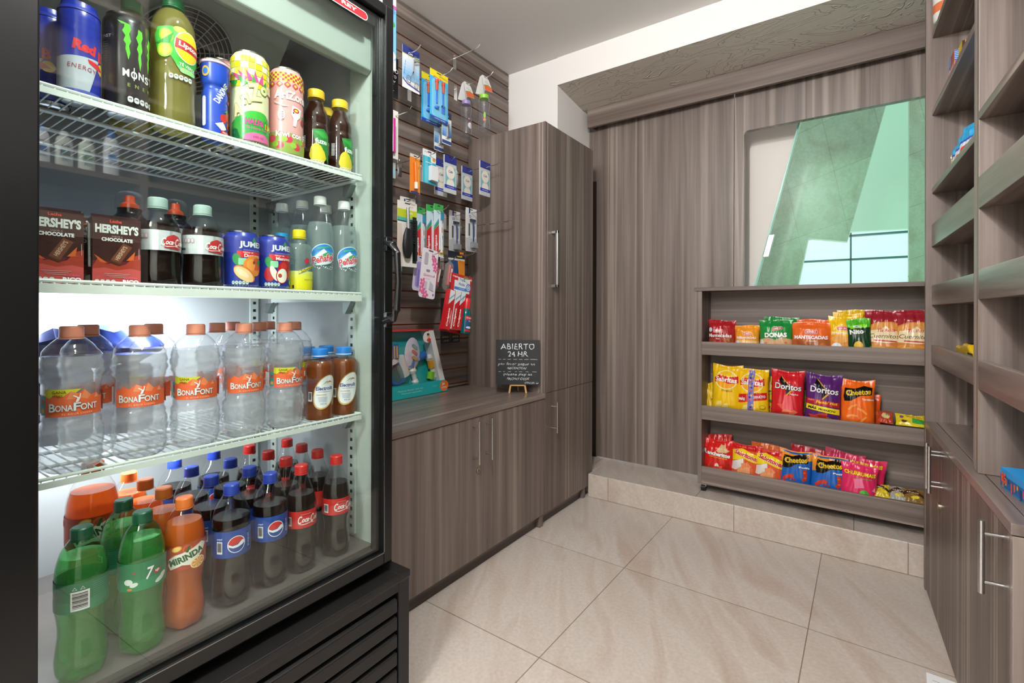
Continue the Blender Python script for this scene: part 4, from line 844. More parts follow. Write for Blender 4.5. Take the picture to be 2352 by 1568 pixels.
# ---------------- goods on the slat wall ----------------
RX = radians(90)     # fronts face the room (+x)
def hook(y, z, xt, label, plate=True, up=.012):
    root = empty('display_hook', (-1.668, y, z), 0, label, 'hook', 'wire hooks on the slat wall')
    L_ = xt+1.668
    MB().tube([(0, 0, 0), (L_-.03, 0, .004), (L_-.015, 0, .007), (L_, 0, .007+up)], .0021, 8).build('arm', CHROME, root, smooth=True)
    if plate: MB().box(.0004, -.012, -.058, .0022, .012, .016).box(.0004, -.002, .012, .004, .002, .02).build('back_plate', CHROME, root, bevel=.0006)
    return root
def card(kind, label, x, y, zt, w, h, art, base='#f2f2ef', th=.0012, category='packet', roll=0, yaw=0, hole=True, r=3, group=None, parts=None, rough=.35):
    """hanging card: local origin at the hang hole, card below it"""
    root = empty(kind, (x, y, zt), 0, label, category, group, rot=(0, radians(roll), RX+radians(yaw)))
    W_, H_ = w*1000, h*1000
    mb = MB(); ms = [col(base, rough)]; mc = {base: 0}
    pts = Rr(base, 0, 0, W_, H_, r)[2]; mb.prism([(a/1000, b/1000-h/2+.008) for a, b in pts], 0, th)
    its = ([*art] if art else [])+([Rr('#2a2624', 0, H_/2-7, W_*.28, 4, 2)] if hole else [])
    art_mesh(mb, its, lambda a, b, o: (a, -o, b-h/2+.008), ms, mc, rough=rough, clip=(-W_/2, W_/2, -H_/2, H_/2))
    mb.build('card', ms, root)
    for nm, m_, mt in (parts or []):
        o = m_.build(nm, mt, root, smooth=True); o.location = (0, 0, -h/2+.008)
    return root
BLI = clear('blister_plastic', (.97, .98, .98), .05, 1.5)
def blister(w, h, t, cx=0, cz=0):
    m_ = MB(); p = [(a/1000, b/1000) for a, b in Rr('#fff', cx*1000, cz*1000, w*1000, h*1000, min(w, h)*350)[2]]
    p = [(a+cx, b+cz) for a, b in p]; q = [((a-cx)*.86+cx, (b-cz)*.92+cz) for a, b in p]; n = len(p)
    m_.add([(a, -.0006, b) for a, b in p]+[(a, -t, b) for a, b in q], [(i, (i+1) % n, (i+1) % n+n, i+n) for i in range(n)]+[tuple(range(n, 2*n))]); return m_
for y, z, xt, lb in ((1.838, 2.291, -1.502, 'empty wire hook highest on the slat wall near the ceiling'), (1.37, 2.053, -1.425, 'wire hook holding the eyelash curler card'), (1.533, 2.022, -1.40, 'wire hook holding the blue cutlery packs'),
                     (1.845, 2.138, -1.425, 'wire hook holding the two baby bottles'), (1.29, 1.770, -1.39, 'wire hook holding the pink tube'), (1.393, 1.628, -1.44, 'wire hook holding the orange card'), (1.476, 1.665, -1.43, 'wire hook holding the floss card'),
                     (1.607, 1.672, -1.455, 'wire hook holding the two left cotton pad packs'), (1.855, 1.706, -1.385, 'wire hook holding the two right cotton pad packs'), (1.36, 1.446, -1.44, 'wire hook holding the hair brush card'),
                     (1.51, 1.434, -1.40, 'wire hook holding the toothbrushes'), (1.768, 1.470, -1.425, 'wire hook holding the two white razor packs'), (1.480, 1.241, -1.42, 'wire hook holding the pink flowered razor pack'),
                     (1.60, 1.226, -1.44, 'wire hook holding the small red toothbrush pouches'), (1.75, 1.268, -1.45, 'wire hook holding the black and orange card'), (1.655, 1.146, -1.40, 'wire hook holding the toothpaste kit'),
                     (1.705, 1.046, -1.58, 'short wire hook holding the left lowest black card'), (1.775, 1.046, -1.58, 'short wire hook holding the right lowest black card')):
    hook(y, z, xt, lb, plate='lowest black' not in lb)
for dy in (0, .012): pass
h_ = hook(1.88, 1.432, -1.335, 'longest wire hook, empty, sticking out in front of the tall cupboard'); MB().tube([(0, .008, .006), (.30, .008, .006), (.327, .008, .012)], .0018, 6).build('price_arm', CHROME, h_)
# pouch at the very top
card('pouch', 'pale blue pouch with green and pink dots hanging above the black card', -1.45, 1.222, 2.33, .085, .41, [Rc('#e8edf4', 0, 120, 85, 180), Rc('#7cc0ea', 0, -70, 85, 190), Rc('#dd5aa8', 0, 36, 85, 16), El('#3fae4a', 26, -30, 22), El('#dd5aa8', 22, 90, 18), El('#dfe83a', 4, 70, 10), El('#5aa8e0', 26, 20, 24), El('#f2f2f2', 10, -150, 60, 40)], '#dfe6ee', .012, category='pouch')
card('accessory_card', 'black card with white lettering, partly hidden by the cooler door', -1.52, 1.285, 2.02, .105, .165, [Tx('#e6e6e6', 'CO', 34, 28, 17), El('#c9302c', 30, 8, 30, 4, -30), El('#e6e6e6', 36, 4, 12), El('#17181a', 36, 4, 8), Tx('#f0f0f0', 'Safety', 14, -16, 11, 48, b=.03), Tx('#d0d0d0', 'Vaporizer', 16, -28, 5, 30), Rc('#d0d0d0', 0, -46, 50, 1.4), Rc('#d0d0d0', 0, -54, 60, 1.4), Rc('#d0d0d0', 0, -62, 44, 1.4)], '#17181a', category='card')
# eyelash curler
cu = MB().tube([(.004, -.012, .045), (.030, -.014, .050), (.034, -.014, .040), (.014, -.014, .030), (.004, -.012, .030)], .003, 8)
cu.tube([(.008, -.010, .035), (.004, -.010, -.01), (-.016, -.010, -.045)], .0018, 8).tube([(.010, -.010, .035), (.006, -.010, -.01), (.018, -.010, -.05)], .0018, 8)
cu.tube([(-.022+.012*cos(a), -.010, -.050+.014*sin(a)) for a in [i*.5236 for i in range(12)]], .0016, 6, 0, True).tube([(.020+.010*cos(a), -.010, -.062+.012*sin(a)) for a in [i*.5236 for i in range(12)]], .0016, 6, 0, True)
card('eyelash_curler_card', 'blue and white card with a chrome eyelash curler', -1.48, 1.37, 2.066, .092, .172, [Rc('#2a3a86', 0, 70, 92, 34), Rc('#d9dc3a', 0, 52, 92, 3), *[Rc(c_, 0, 42-i*12, 92, 12.3) for i, c_ in enumerate(('#e6eef6', '#dce9f5', '#cfe2f4', '#bddaf2', '#a9d0ef', '#93c3ea', '#7fb8e6', '#8fc0ea'))], Po('#e8eaf2', [(-46, -50), (-20, -66), (46, -76), (46, -86), (-46, -86)]), Po('#3a4aa0', [(-46, -46), (-20, -62), (46, -72), (46, -78), (-20, -68), (-46, -53)]), *To('#f4f4f8', '#2a3a86', 'Cala', -4, 61, 9, 24, b=.02, ob=.04, sh=.3), Tx('#2a3a86', 'Eyelash Curler', -34, 0, 6, 60, rot=84, sh=.3)],
     parts=[('curler', cu, CHROME), ('blister', blister(.062, .13, .018, .006, -.008), BLI)], category='card')
# baby cutlery
def cutlery(x, lb):
    sp = MB()
    for dx in (-.020, .020):
        sp.tube([(dx, -.006, .062), (dx, -.006, .02)], [.007, .0055], 10).tube([(dx, -.006, .066), (dx, -.006, .054)], .0085, 12)
    sp2 = MB()
    for dx in (-.020, .020): sp2.tube([(dx, -.006, .02), (dx, -.006, -.035)], .004, 8)
    sp2.lathe([(.0005, -.006), (.010, -.003), (.012, .003), (.009, .006)], 18, c=(-.020, -.006, -.055)); sp2.box(.010, -.009, -.068, .013, -.005, -.035).box(.0185, -.009, -.068, .0215, -.005, -.035).box(.027, -.009, -.068, .030, -.005, -.035).box(.010, -.009, -.045, .030, -.005, -.035)
    return card('cutlery_pack', lb, x, 1.533, 2.034, .112, .212, [Rc('#f3dc1c', 0, 92, 112, 30), Rc('#cf5a3a', -12, 76, 44, 9, -3), Tx('#f4e6d0', 'bebe', -12, 76, 6, 30, b=.02), Po('#3fb2e6', [(-56, 66), (-40, 76), (56, 66), (56, -106), (-56, -106)]), Rr('#7fd0f0', 0, -12, 92, 160, 16), Rc('#2a4aa0', 0, -99, 112, 16), Tx('#e6eefa', 'cuchara y tenedor', 6, -98, 6, 70, b=.01)], '#3fb2e6', category='cutlery pack',
                parts=[('cutlery_grip', sp, col('#c4472f', .35)), ('cutlery_head', sp2, col('#2b6fd0', .3)), ('blister', blister(.086, .155, .016, 0, -.010), BLI)])
cutlery(-1.48, 'front blue pack with baby spoon and fork under a yellow top'); cutlery(-1.530, 'blue spoon and fork pack hanging behind its twin')
for x, y, zt, lb in ((-1.49, 1.592, 1.885, 'small blue nail clipper card below the baby cutlery'), (-1.545, 1.600, 1.868, 'small blue nail clipper card behind its twin under the cutlery')):
    cl = MB().box(-.006, -.008, -.045, .006, -.002, .02).box(-.0045, -.013, -.040, .0045, -.009, .015)
    card('nail_clipper_card', lb, x, y, zt, .060, .145, [Rc('#1d2650', 0, 58, 60, 30), Rc('#e0d53a', 0, 41, 60, 3), *[Rc(c_, 0, 34-i*11, 60, 11.2) for i, c_ in enumerate(('#dfe8ee', '#cfdde8', '#b5cfe2', '#92b9da', '#6fa2cf', '#4f8cc4', '#3f7cba'))], Tx('#f2f2f6', 'Cala', 0, 55, 9, 20, sh=.3), Rc('#2c4a8a', 0, -62, 60, 14)], parts=[('clipper', cl, CHROME), ('blister', blister(.030, .09, .014, 0, -.012), BLI)], category='card')
# baby bottles
def baby(x, ringc, artc, lb):
    root = empty('baby_bottle', (x, 1.845, 2.136), 0, lb, 'baby bottle', rot=(0, 0, RX))
    p = smoothprof([(.002, -.248), (.026, -.2475), (.0290, -.240), (.0290, -.215), (.0245, -.170), (.0285, -.125), (.0290, -.112), (.024, -.098), (.021, -.092)])
    MB().lathe(p, 32).build('bottle_body', clear('baby_bottle_plastic', (.93, .94, .95), .05, 1.5, body='#e8e8ec', bf=.06), root, smooth=True)
    MB().lathe([(.0215, -.098), (.0225, -.096), (.0225, -.080), (.020, -.078), (.0005, -.078)], 30).build('screw_ring', col(ringc, .35), root, smooth=True)
    mb = MB(); ms = []; mc = {}
    f = lambda a, b, o: (( .0292+o)*sin(a/.0285)*.92, -(.0292+o)*cos(a/.0285)*.92, -.19+b)
    art_mesh(mb, artc, f, ms, mc, (4, 9)); mb.build('print', ms, root)
    mb = MB(); ms = [col('#f1efee', .5)]; mc = {}
    fr_ = [(-.030, -.072), (.034, -.060), (.034, -.040), (.026, .0), (.017, .014), (-.017, .014), (-.026, .004), (-.030, -.045)]
    for sg, k_ in ((-1, 1), (1, .94)):
        mb.add([(a*k_, sg*(.004+(.014-b)*.30), b) for a, b in fr_]+[(a*k_, sg*(.0046+(.014-b)*.30), b) for a, b in fr_], [tuple(range(8)), tuple(range(8, 16))[::-1]]+[(i, (i+1) % 8, (i+1) % 8+8, i+8) for i in range(8)])
    mb.box(-.017, -.0046, .0135, .017, .0046, .0142)
    art_mesh(mb, [Po('#ef6a32', [(-29.5, -71), (33.5, -59), (33.5, -40), (8, -34), (-29.5, -46)]), Po('#6fb24a', [(-29.5, -42), (8, -30), (33, -36), (33.5, -40), (8, -34), (-29.5, -46)]), Tx('#5fae9a', 'Naturals', 2, -22, 7, 34, b=.01), Tx('#b06a6a', 'NUBY', 2, -12, 4), Rr('#2a2624', 0, 8, 18, 5, 2.5)], lambda a, b, o: (a, -.0048-(.014-b)*.30-o, b), ms, mc)
    mb.build('paper_tag', ms, root); return root
baby(-1.48, '#8fce3a', [El('#7ab83a', -22, 6, 12, 30), El('#e8743a', -22, -16, 16, 14)], 'empty baby bottle with lime ring and orange tag, front of the hook')
baby(-1.595, '#9a8ac6', [El('#e8e4f2', 2, -16, 34, 30), El('#b58ac6', 12, 12, 10, 16), El('#c98ab4', -8, 16, 10, 8)], 'empty baby bottle with lilac ring and orange tag, behind the lime one')
card('brush_card', 'white card with a glossy pink tube, beside the cooler door', -1.48, 1.262, 1.785, .082, .190, [Rr('#b8b4a8', 18, -20, 28, 110, 8)], '#e6e4df', parts=[('tube', MB().tube([(.006, -.010, .055), (.006, -.010, -.075)], .0095, 14), glossy('#d42a94', .2))], category='card')
card('clip_pack', 'small clear pack with a pale blue clip by the cooler door', -1.50, 1.285, 1.60, .045, .075, [Rr('#7fc4dc', 6, -16, 24, 24, 6)], '#aab4b0', category='pack')
card('pen_card', 'orange card holding a white and orange marker', -1.48, 1.393, 1.640, .056, .160, [Rc('#e98a2a', 0, 8, 56, 118), Rc('#f0a23a', 16, 8, 16, 118), Rc('#d9d4cc', 0, 74, 56, 14), Tx('#8a4a14', 'GEL', 20, 30, 6, rot=80), El('#3a3a80', 0, -76, 50, 12)], '#e98a2a', parts=[('marker', MB().tube([(-.006, -.009, .045), (-.002, -.009, -.05)], .007, 12), col('#f07a1c', .3)), ('marker_cap', MB().tube([(-.0022, -.009, -.035), (-.0015, -.009, -.062)], .0078, 12), col('#f2ece4', .3))], category='card')
card('floss_card', 'white and teal card holding a white floss box', -1.48, 1.476, 1.680, .078, .142, [Rc('#f1f2f2', 0, 56, 78, 30), Rc('#35b0c8', 0, -14, 78, 114), Rc('#5fc6d8', -20, -14, 20, 114), Rr('#f1f2f2', 22, 40, 30, 36, 4), El('#ee9a3a', 26, 36, 17, 17), Tx('#3a4a9a', 'equate', -10, 60, 5, 40), Rc('#e8f4f6', -2, 18, 40, 3)], '#f1f2f2', parts=[('floss_box', MB().box(-.006, -.020, -.058, .032, -.001, .004), col('#eceeee', .3))], category='card')
# cotton pads
for x, y, zt, lb in ((-1.48, 1.607, 1.690, 'cotton pad pack, front of the left pair'), (-1.54, 1.610, 1.688, 'cotton pad pack, rear of the left pair'), (-1.48, 1.855, 1.728, 'cotton pad pack, front of the right pair, before the tall cupboard'), (-1.595, 1.856, 1.722, 'cotton pad pack, rear of the right pair')):
    card('cotton_pad_pack', lb, x, y, zt, .078, .166, [Rc('#c9cfd2', 0, -8, 78, 150), Rc('#79bcc4', 0, -12, 64, 90), El('#f0ebe0', 0, 10, 56, 58), El('#f0ebe0', 0, -42, 50, 46), El('#d9d2c2', 0, -21, 36, 6), Rc('#2f40b0', 0, -56, 78, 15), Tx('#e6e8f4', 'COTTON ROUNDS', 0, -56, 4, 44, b=.02), Rc('#26338f', 0, 66, 78, 34), Rc('#1d2870', 0, 52, 78, 3), Tx('#3a3f8a', 'Cala', 0, 14, 11, 26, sh=.3, b=.01)], '#d5dadc', .006, group='cotton pad packs', rough=.22, category='pack')
# hair brush and comb
card('hair_card', 'plain off-white card behind the hair brush', -1.52, 1.392, 1.468, .085, .20, [Rc('#2a3a90', -18, 80, 8, 26), El('#8a8a86', -20, 52, 22, 16, -30), El('#eceae4', -20, 52, 16, 10, -30), El('#a08078', 24, 44, 22, 12)], '#e8e5dd', category='card')
hb = MB().lathe([(.0005, -.100), (.012, -.098), (.022, -.075), (.0255, -.045), (.022, -.010), (.012, .018), (.008, .024)], 24)
hb.v = [(a-.012, b*.5-.016, c_) for a, b, c_ in hb.v]
hd = MB().tube([(-.010, -.016, .02), (-.008, -.012, .105)], [.0075, .0065], 12)
cb = MB().box(.036, -.010, -.105, .046, -.005, .06)
for i in range(15): cb.box(.010, -.0095, .055-i*.0065, .037, -.0055, .0585-i*.0065)
card('hair_brush_card', 'card with lime band holding a black hair brush and comb', -1.48, 1.352, 1.438, .104, .262, [Rc('#ece7e0', 0, 0, 104, 262), Rc('#c3d02a', 0, 82, 104, 34), Rc('#4fb8ae', 0, 60, 104, 12), Rc('#1f4a4a', 0, 51, 104, 5), Rc('#f2f0ec', 0, 45, 104, 6), Po('#dfcdbf', [(-52, 40), (-30, 40), (-24, -131), (-52, -131)]), *To('#f4f6e0', '#a9b62a', 'Care', 12, 88, 11, 30, b=.02, ob=.04), Rc('#15161a', 38, -20, 22, 190), Tx('#b9c9c4', 'GOODY', 46, -60, 6, 34, rot=90), Tx('#5a5a56', 'hair care', 20, 112, 4)], '#ece7e0', category='card',
     parts=[('brush_head', hb, col('#141416', .5)), ('brush_handle', hd, col('#b9bfc2', .25, .8)), ('comb', cb, col('#141416', .4))])
# toothbrushes
for x, y, zt, rl, lb in ((-1.470, 1.522, 1.458, 0, 'red, white and green toothbrush pack, front of its row'), (-1.500, 1.508, 1.456, 0, 'red, white and green toothbrush pack in the middle of its row'), (-1.560, 1.502, 1.452, 0, 'red, white and green toothbrush pack, last of its row')):
    tb = MB().tube([(.010, -.008, .070), (.010, -.007, .04), (.006, -.006, 0), (.010, -.007, -.04), (.010, -.007, -.095)], [.006, .0035, .005, .005, .0055], 10)
    th_ = MB().box(.003, -.016, .045, .017, -.009, .078)
    card('toothbrush_pack', lb, x, y, zt, .058, .226, [Rc('#3aa84a', 0, 98, 58, 32), Rc('#cfe6ee', -10, 40, 38, 90), Po('#2f9a5a', [(-29, 8), (-4, 40), (6, 46), (6, 34), (-29, -4)]), Po('#4f9ac4', [(-29, 16), (-4, 48), (6, 54), (6, 50), (-29, 10)]), Po('#c8222a', [(-29, -4), (4, 30), (0, -113), (-29, -113)]), Tx('#f6efec', 'Colgate', -15, -62, 15, 84, rot=90, b=.03), Rc('#e8f0f4', 15, 0, 28, 160), Rc('#3f6ac0', 18, -30, 14, 20), Rc('#3a9a4a', 18, -52, 14, 16), Rc('#eec02a', 15, -92, 26, 20), Rc('#ee7a2a', 18, 4, 10, 22)], '#e6ecef', roll=rl, group='toothbrush packs', category='toothbrush pack', parts=[('toothbrush', tb, col('#e9eef2', .25)), ('bristles', th_, col('#2f8fc0', .4)), ('blister', blister(.026, .19, .018, .010, -.008), BLI)])
# razors
def razor_parts(c1='#2c3440', c2='#23427a'):
    return [('razor_head', MB().box(-.018, -.014, .040, .020, -.007, .050), col(c1, .35)), ('razor_handle', MB().tube([(.004, -.010, .045), (.006, -.010, 0), (.006, -.010, -.055)], [.0045, .004, .003], 10), col(c2, .35)), ('cartridge_tray', MB().box(-.010, -.022, -.086, .026, -.002, -.060).box(-.004, -.0235, -.081, .020, -.020, -.066), col('#8f9496', .3)), ('blister', blister(.066, .185, .020, 0, -.006), BLI)]
for x, lb in ((-1.495, 'white razor pack, front one, near the tall cupboard'), (-1.60, 'white razor pack, rear one, closer to the wall')):
    card('razor_pack', lb, x, 1.768, 1.487, .080, .205, [Rc('#e9eaea', 0, 0, 80, 205), Rr('#23408f', -12, 92, 10, 30, 2), Rr('#23408f', -8, 64, 13, 13, 3), Tx('#e9eaea', 'e', -8, 64, 8, b=.03), Tx('#8a94b0', 'equate', 12, 64, 6, 22), Rr('#5a6066', -14, 0, 12, 60, 4), Rr('#9aa0a4', 24, -4, 8, 56, 4), Rc('#c9cccf', 0, -70, 80, 60), Tx('#55595c', '202', -12, -36, 6), El('#c9d23a', 14, -64, 8)], '#e9eaea', roll=0, r=16, group='razor packs', category='razor pack', parts=razor_parts())
flower = lambda x, y, s: [El('#e0609a', x+s*.5*cos(a), y+s*.5*sin(a), s*.7, s*.5, math.degrees(a)) for a in [i*1.2566 for i in range(5)]]+[El('#f4c0d8', x, y, s*.4)]
card('razor_pack', 'white and pink flowered razor pack tilted below the toothbrushes', -1.465, 1.470, 1.258, .094, .208, [*flower(30, 50, 22), *flower(36, 24, 18), *flower(20, 70, 16), *flower(-30, -40, 22), *flower(-34, -70, 24), *flower(-12, -90, 22), Tx('#cc4a86', 'Quattro', -4, -8, 12, 52, sh=.1), Tx('#cc4a86', '4', 30, -7, 14), Rr('#8a8a9a', -6, 12, 22, 9, 4), Rr('#b9aebc', -22, 62, 22, 50, 8), Tx('#8a5a9a', 'for women', -4, -22, 4), El('#8a7ac0', 34, -86, 10), Rr('#c9bfcc', -14, -50, 14, 30, 3), Po('#b9b9c2', [(10, -30), (30, -44), (34, -72), (6, -66)])], '#ece6ee', roll=7, r=12, category='razor pack')
card('razor_pack', 'lilac razor pack peeking out left of the flowered one', -1.515, 1.462, 1.232, .07, .150, [Rr('#a79ad0', 0, -6, 44, 110, 12), Rc('#8a7ac6', -6, -20, 10, 70)], '#d9d2e8', roll=7, r=12, category='razor pack')
for x, y, rl, lb in ((-1.480, 1.602, 12, 'small clear pouch with a red travel toothbrush, front one'), (-1.545, 1.596, 14, 'small clear pouch with a red travel toothbrush, rear one')):
    root = empty('travel_toothbrush', (x, y, 1.232), 0, lb, 'toothbrush pack', 'travel toothbrushes', rot=(0, radians(rl), RX))
    MB().tube([(0, -.004, .004), (0, -.004, -.006), (0, -.004, -.02), (0, -.004, -.12), (0, -.004, -.138)], [.003, .006, .020, .021, .008], 16).build('pouch', clear('pouch_plastic', (.93, .96, .95), .08, 1.5, body='#dfe9e4', bf=.25), root, smooth=True)
    MB().tube([(0, -.010, -.024), (0, -.012, -.115)], [.010, .012], 12).build('brush_case', glossy('#c4252c', .25), root, smooth=True)
    MB().box(-.004, -.0245, -.10, .004, -.0235, -.04).build('print', col('#f0e8e6'), root)
card('shoe_lace_card', 'navy and orange card hanging behind the toothpaste kit header', -1.575, 1.755, 1.286, .118, .165, [Rc('#1c2433', 0, 66, 118, 34), Rc('#e6c22a', 20, 60, 40, 7), Rc('#f08a2a', 36, 77, 30, 10), Rc('#e8e6de', 0, 44, 118, 10), Po('#24508a', [(-59, 40), (4, 40), (12, -20), (8, -83), (-59, -83)]), Po('#f0962a', [(6, 40), (59, 40), (59, -83), (10, -83), (14, -20)]), Tx('#2a2a2a', 'ra1', 30, -30, 9, b=.04), Tx('#16243a', 'ra', -20, -30, 9, b=.04)], '#1c2433', category='card')
for y, lb in ((1.705, 'black card with gold lettering hanging lowest, left one'), (1.775, 'black card with gold lettering hanging lowest, right one')):
    card('lace_card', lb, -1.60, y, 1.06, .064, .215, [Tx('#b9a83a', 'GOLD', 0, -78, 8, 44, b=.02), Tx('#c9c9c4', 'LACES', 6, -94, 4.5, 34), Rc('#a9a9a4', 0, -100, 44, 1), Tx('#8aa0a8', 'PRO', 10, 10, 7), Rc('#8aa0a8', 8, 2, 24, 1)], '#14181c', category='card', hole=False, roll=0)
# toothpaste kit
kit = empty('toothpaste_kit', (-1.445, 1.645, 1.150), 0, 'tilted bag with toothpaste tubes and green mouthwash under a printed header', 'toothpaste kit', rot=(0, radians(7), RX))
mb = MB(); ms = [col('#c8222a', .3)]; mc = {}
mb.prism([(-.068, -.07), (.068, -.07), (.068, .018), (-.068, .018)], -.002, .002)
art_mesh(mb, [Rc('#e9eef2', 4, -28, 104, 66), Rc('#c8222a', -46, 2, 40, 26), Tx('#f4f0ee', 'Colgate', -44, 4, 9, 36, b=.03), *To('#1f4f9a', '#eef2f6', 'Triple', 2, -6, 13, 38, rot=-4, b=.02, ob=.04, sh=.15), *To('#1f4f9a', '#eef2f6', 'Acci\u00f3n', 0, -24, 13, 42, rot=-4, b=.02, ob=.04, sh=.15), Rc('#3f86d0', -4, -46, 86, 12), Tx('#e6eef6', 'FAMILIAR', 2, -46, 5, 40), El('#2f78c8', 46, -34, 34, 34), El('#e9eef2', 46, -34, 26, 26), El('#2f78c8', 46, -34, 16, 20), El('#d0dcea', 46, -34, 10, 14), El('#7a8a2a', 24, 8, 34, 11), Tx('#f4f0ee', '15%', 58, 4, 8, b=.03)], lambda a, b, o: (a, -.002-o, b), ms, mc)
mb.build('header_card', ms, kit)
def tube_(cx, cz, rot, w, h, art, base, nm='toothpaste_box'):
    mb = MB(); ms = [glossy(base, .2)]; mc = {}
    ca, sa = cos(radians(rot)), sin(radians(rot)); T_ = lambda a, b: (cx+a*ca-b*sa, cz+a*sa+b*ca)
    mb.prism([T_(*q) for q in ((-w/2, -h/2), (w/2, -h/2), (w/2, h/2), (-w/2, h/2))], -.030, -.006)
    art_mesh(mb, art, lambda a, b, o: (T_(a, b)[0], -.030-o, T_(a, b)[1]), ms, mc, rough=.2); return mb.build(nm, ms, kit, bevel=.002)
ta = lambda: [Rc('#c8222a', 0, -20, 31, 130), Po('#e6ebee', [(-15.5, 20), (15.5, 52), (15.5, 85), (-15.5, 85)]), Po('#7fb0c8', [(-15.5, 38), (15.5, 66), (15.5, 74), (-15.5, 46)]), Tx('#f6f0ee', 'Colgate', -4, -34, 13, 80, rot=90, b=.04, sh=.1)]
tube_(-.092, -.150, -6, .036, .175, ta()+[El('#e8a0a0', 10, -30, 6, 60)], '#c8222a'); tube_(-.050, -.146, -5, .026, .170, ta(), '#e6ebee'); tube_(-.021, -.146, -5, .026, .170, ta()+[Tx('#5a7aa8', 'MAX', 4, 56, 8, 24, rot=90)], '#e6ebee')
MB().lathe(smoothprof([(.002, -.245), (.022, -.244), (.025, -.235), (.025, -.16), (.018, -.135), (.0165, -.130)]), 24, c=(.022, -.022, 0)).build('mouthwash_bottle', glossy('#0f5a5e', .12), kit, smooth=True)
MB().lathe([(.0178, -.132), (.018, -.088), (.0165, -.085), (.0005, -.085)], 28, c=(.022, -.022, 0)).build('mouthwash_cap', col('#d42c34', .3), kit, smooth=True)
mb = MB(); ms = []; mc = {}
art_mesh(mb, [Rc('#24507e', 0, 0, 44, 66), Rc('#cc2a34', 0, 22, 44, 16), Tx('#f2eeee', 'Colgate', 0, 22, 8, 34, b=.03), Tx('#dfe6ea', 'Plax', 4, 8, 8, 18), El('#d8ecf4', 0, -20, 34, 10), Rc('#cc2a34', 0, -34, 44, 8)], lambda a, b, o: (.022+(.0255+o)*sin(a/.0255), -.022-(.0255+o)*cos(a/.0255), -.196+b), ms, mc, (4, 9)); mb.build('mouthwash_label', ms, kit)
MB().prism([(-.118, -.240), (.050, -.250), (.060, -.07), (-.072, -.07)], .0, .002).build('red_backing', glossy('#c8222a', .3), kit)
# boxed baby rattles leaning on the wall, standing on the counter
tb_ = empty('toy_box', (-1.612, 1.50, .6225), 0, 'teal gift box with baby rattles behind a window, on the counter', 'toy box', rot=(radians(0), 0, RX))
w0, w1, hh, dp_ = -.24, .232, .300, .055
def zx(z): return w1-(z/hh)*.098
mb = MB(); ms = [col('#22b3b4', .3), col('#d8353a', .35), col('#eceae8', .35), col('#22b3b4', .3)]
mb.prism([(w0, 0), (w1, 0), (zx(.055), .055), (w0, .055)], -.004, dp_, 0).prism([(w0, hh-.006), (zx(hh-.006), hh-.006), (zx(hh), hh), (w0, hh)], 0, dp_, 1)
mb.prism([(zx(.05)-.034, .05), (zx(.05), .05), (zx(hh-.006), hh-.006), (zx(hh-.006)-.030, hh-.006)], 0, dp_, 2).prism([(w0, .05), (w1-.02, .05), (zx(hh)-.01, hh-.006), (w0, hh-.006)], dp_-.004, dp_, 3)
mb.box(w0, 0, .05, w0+.03, dp_, hh-.006, 2); mc = {}
art_mesh(mb, [El('#ef7a32', 205, 28, 60, 50, 0), Tx('#fbeee2', '3+', 200, 36, 14, b=.03), Tx('#fbeee2', 'meses', 205, 20, 8, 34), Tx('#bfeceb', 'Musical Rattle Gift Set', -6, 34, 6, 150), Tx('#bfeceb', 'Maracas musicales', 0, 22, 6, 120), Rc('#8fdedd', 140, 36, 30, 1.4), Rc('#8fdedd', 140, 31, 30, 1.4)], lambda a, b, o: (a, -.004-o, b), ms, mc)
ms2 = ms; mb.build('box_body', ms2, tb_, bevel=.0008)
mb = MB(); ms = []; mc = {}
art_mesh(mb, [El('#eceae6', 96, 264, 54, 52), El('#e0b49a', 104, 268, 20, 18), El('#5a3a2a', 100, 276, 16, 12), El('#d8402c', 106, 250, 26, 18)], lambda a, b, o: (a, -.0012-o, b), ms, mc, clip=(60, 124, 200, 294)); mb.build('photo_panel', ms, tb_)
TW = col('#e9e6e2', .3); TBL = col('#2a6fc0', .3)
MB().prism([(w0+.03, .056), (zx(.056)-.034, .056), (zx(.29)-.031, .29), (w0+.03, .29)], .0005, .0011).build('window', BLI, tb_)
r1 = MB().lathe([(.0005, -.012), (.036, -.010), (.046, 0), (.036, .010), (.0005, .012)], 28); r1.v = [(a*1.0+.030, c_+.028, b*1.6+.190) for a, b, c_ in r1.v]
o = r1.build('phone_rattle', col('#d9d2e4', .25), tb_, smooth=True)
for k, c_ in enumerate(('#8fb0ae', '#c46a6c', '#d29a5a')):
    q = MB().prism([(a/1000, b/1000) for a, b in Rr(c_, 0, 0, 36, 14, 7)[2]], 0, .003); q.v = [(.032+a*cos(-.6)-b*sin(-.6), y_+.013, .222-k*.026+a*sin(-.6)+b*cos(-.6)) for a, y_, b in q.v]; q.build('key', col(c_, .3), o)
g = MB().tube([(-.10+.036*cos(a), .026, .098+.036*sin(a)) for a in [i*pi/12 for i in range(24)]], .008, 10, 0, True); og = g.build('guitar_rattle', TBL, tb_, smooth=True)
q = MB().lathe([(.0005, -.012), (.033, -.008), (.0335, 0), (.033, .008), (.0005, .012)], 28); q.v = [(a-.10, c_+.026, b+.098) for a, b, c_ in q.v]; q.build('dome', clear('toy_dome', (.7, .85, .85), .08, 1.5, body='#8fb8b8', bf=.4), og, smooth=True)
q = MB().tube([(-.125, .03, .135), (-.15, .03, .20), (-.165, .03, .235)], [.028, .022, .030], 14); q.tube([(-.165, .03, .09), (-.13, .034, .16)], .024, 12).tube([(-.06, .034, .085), (-.09, .034, .155)], .022, 12); q.build('guitar_body', TW, og, smooth=True)
q = MB().box(-.150, .004, .150, -.108, .012, .205); q.build('fret_panel', TBL, og, bevel=.003)
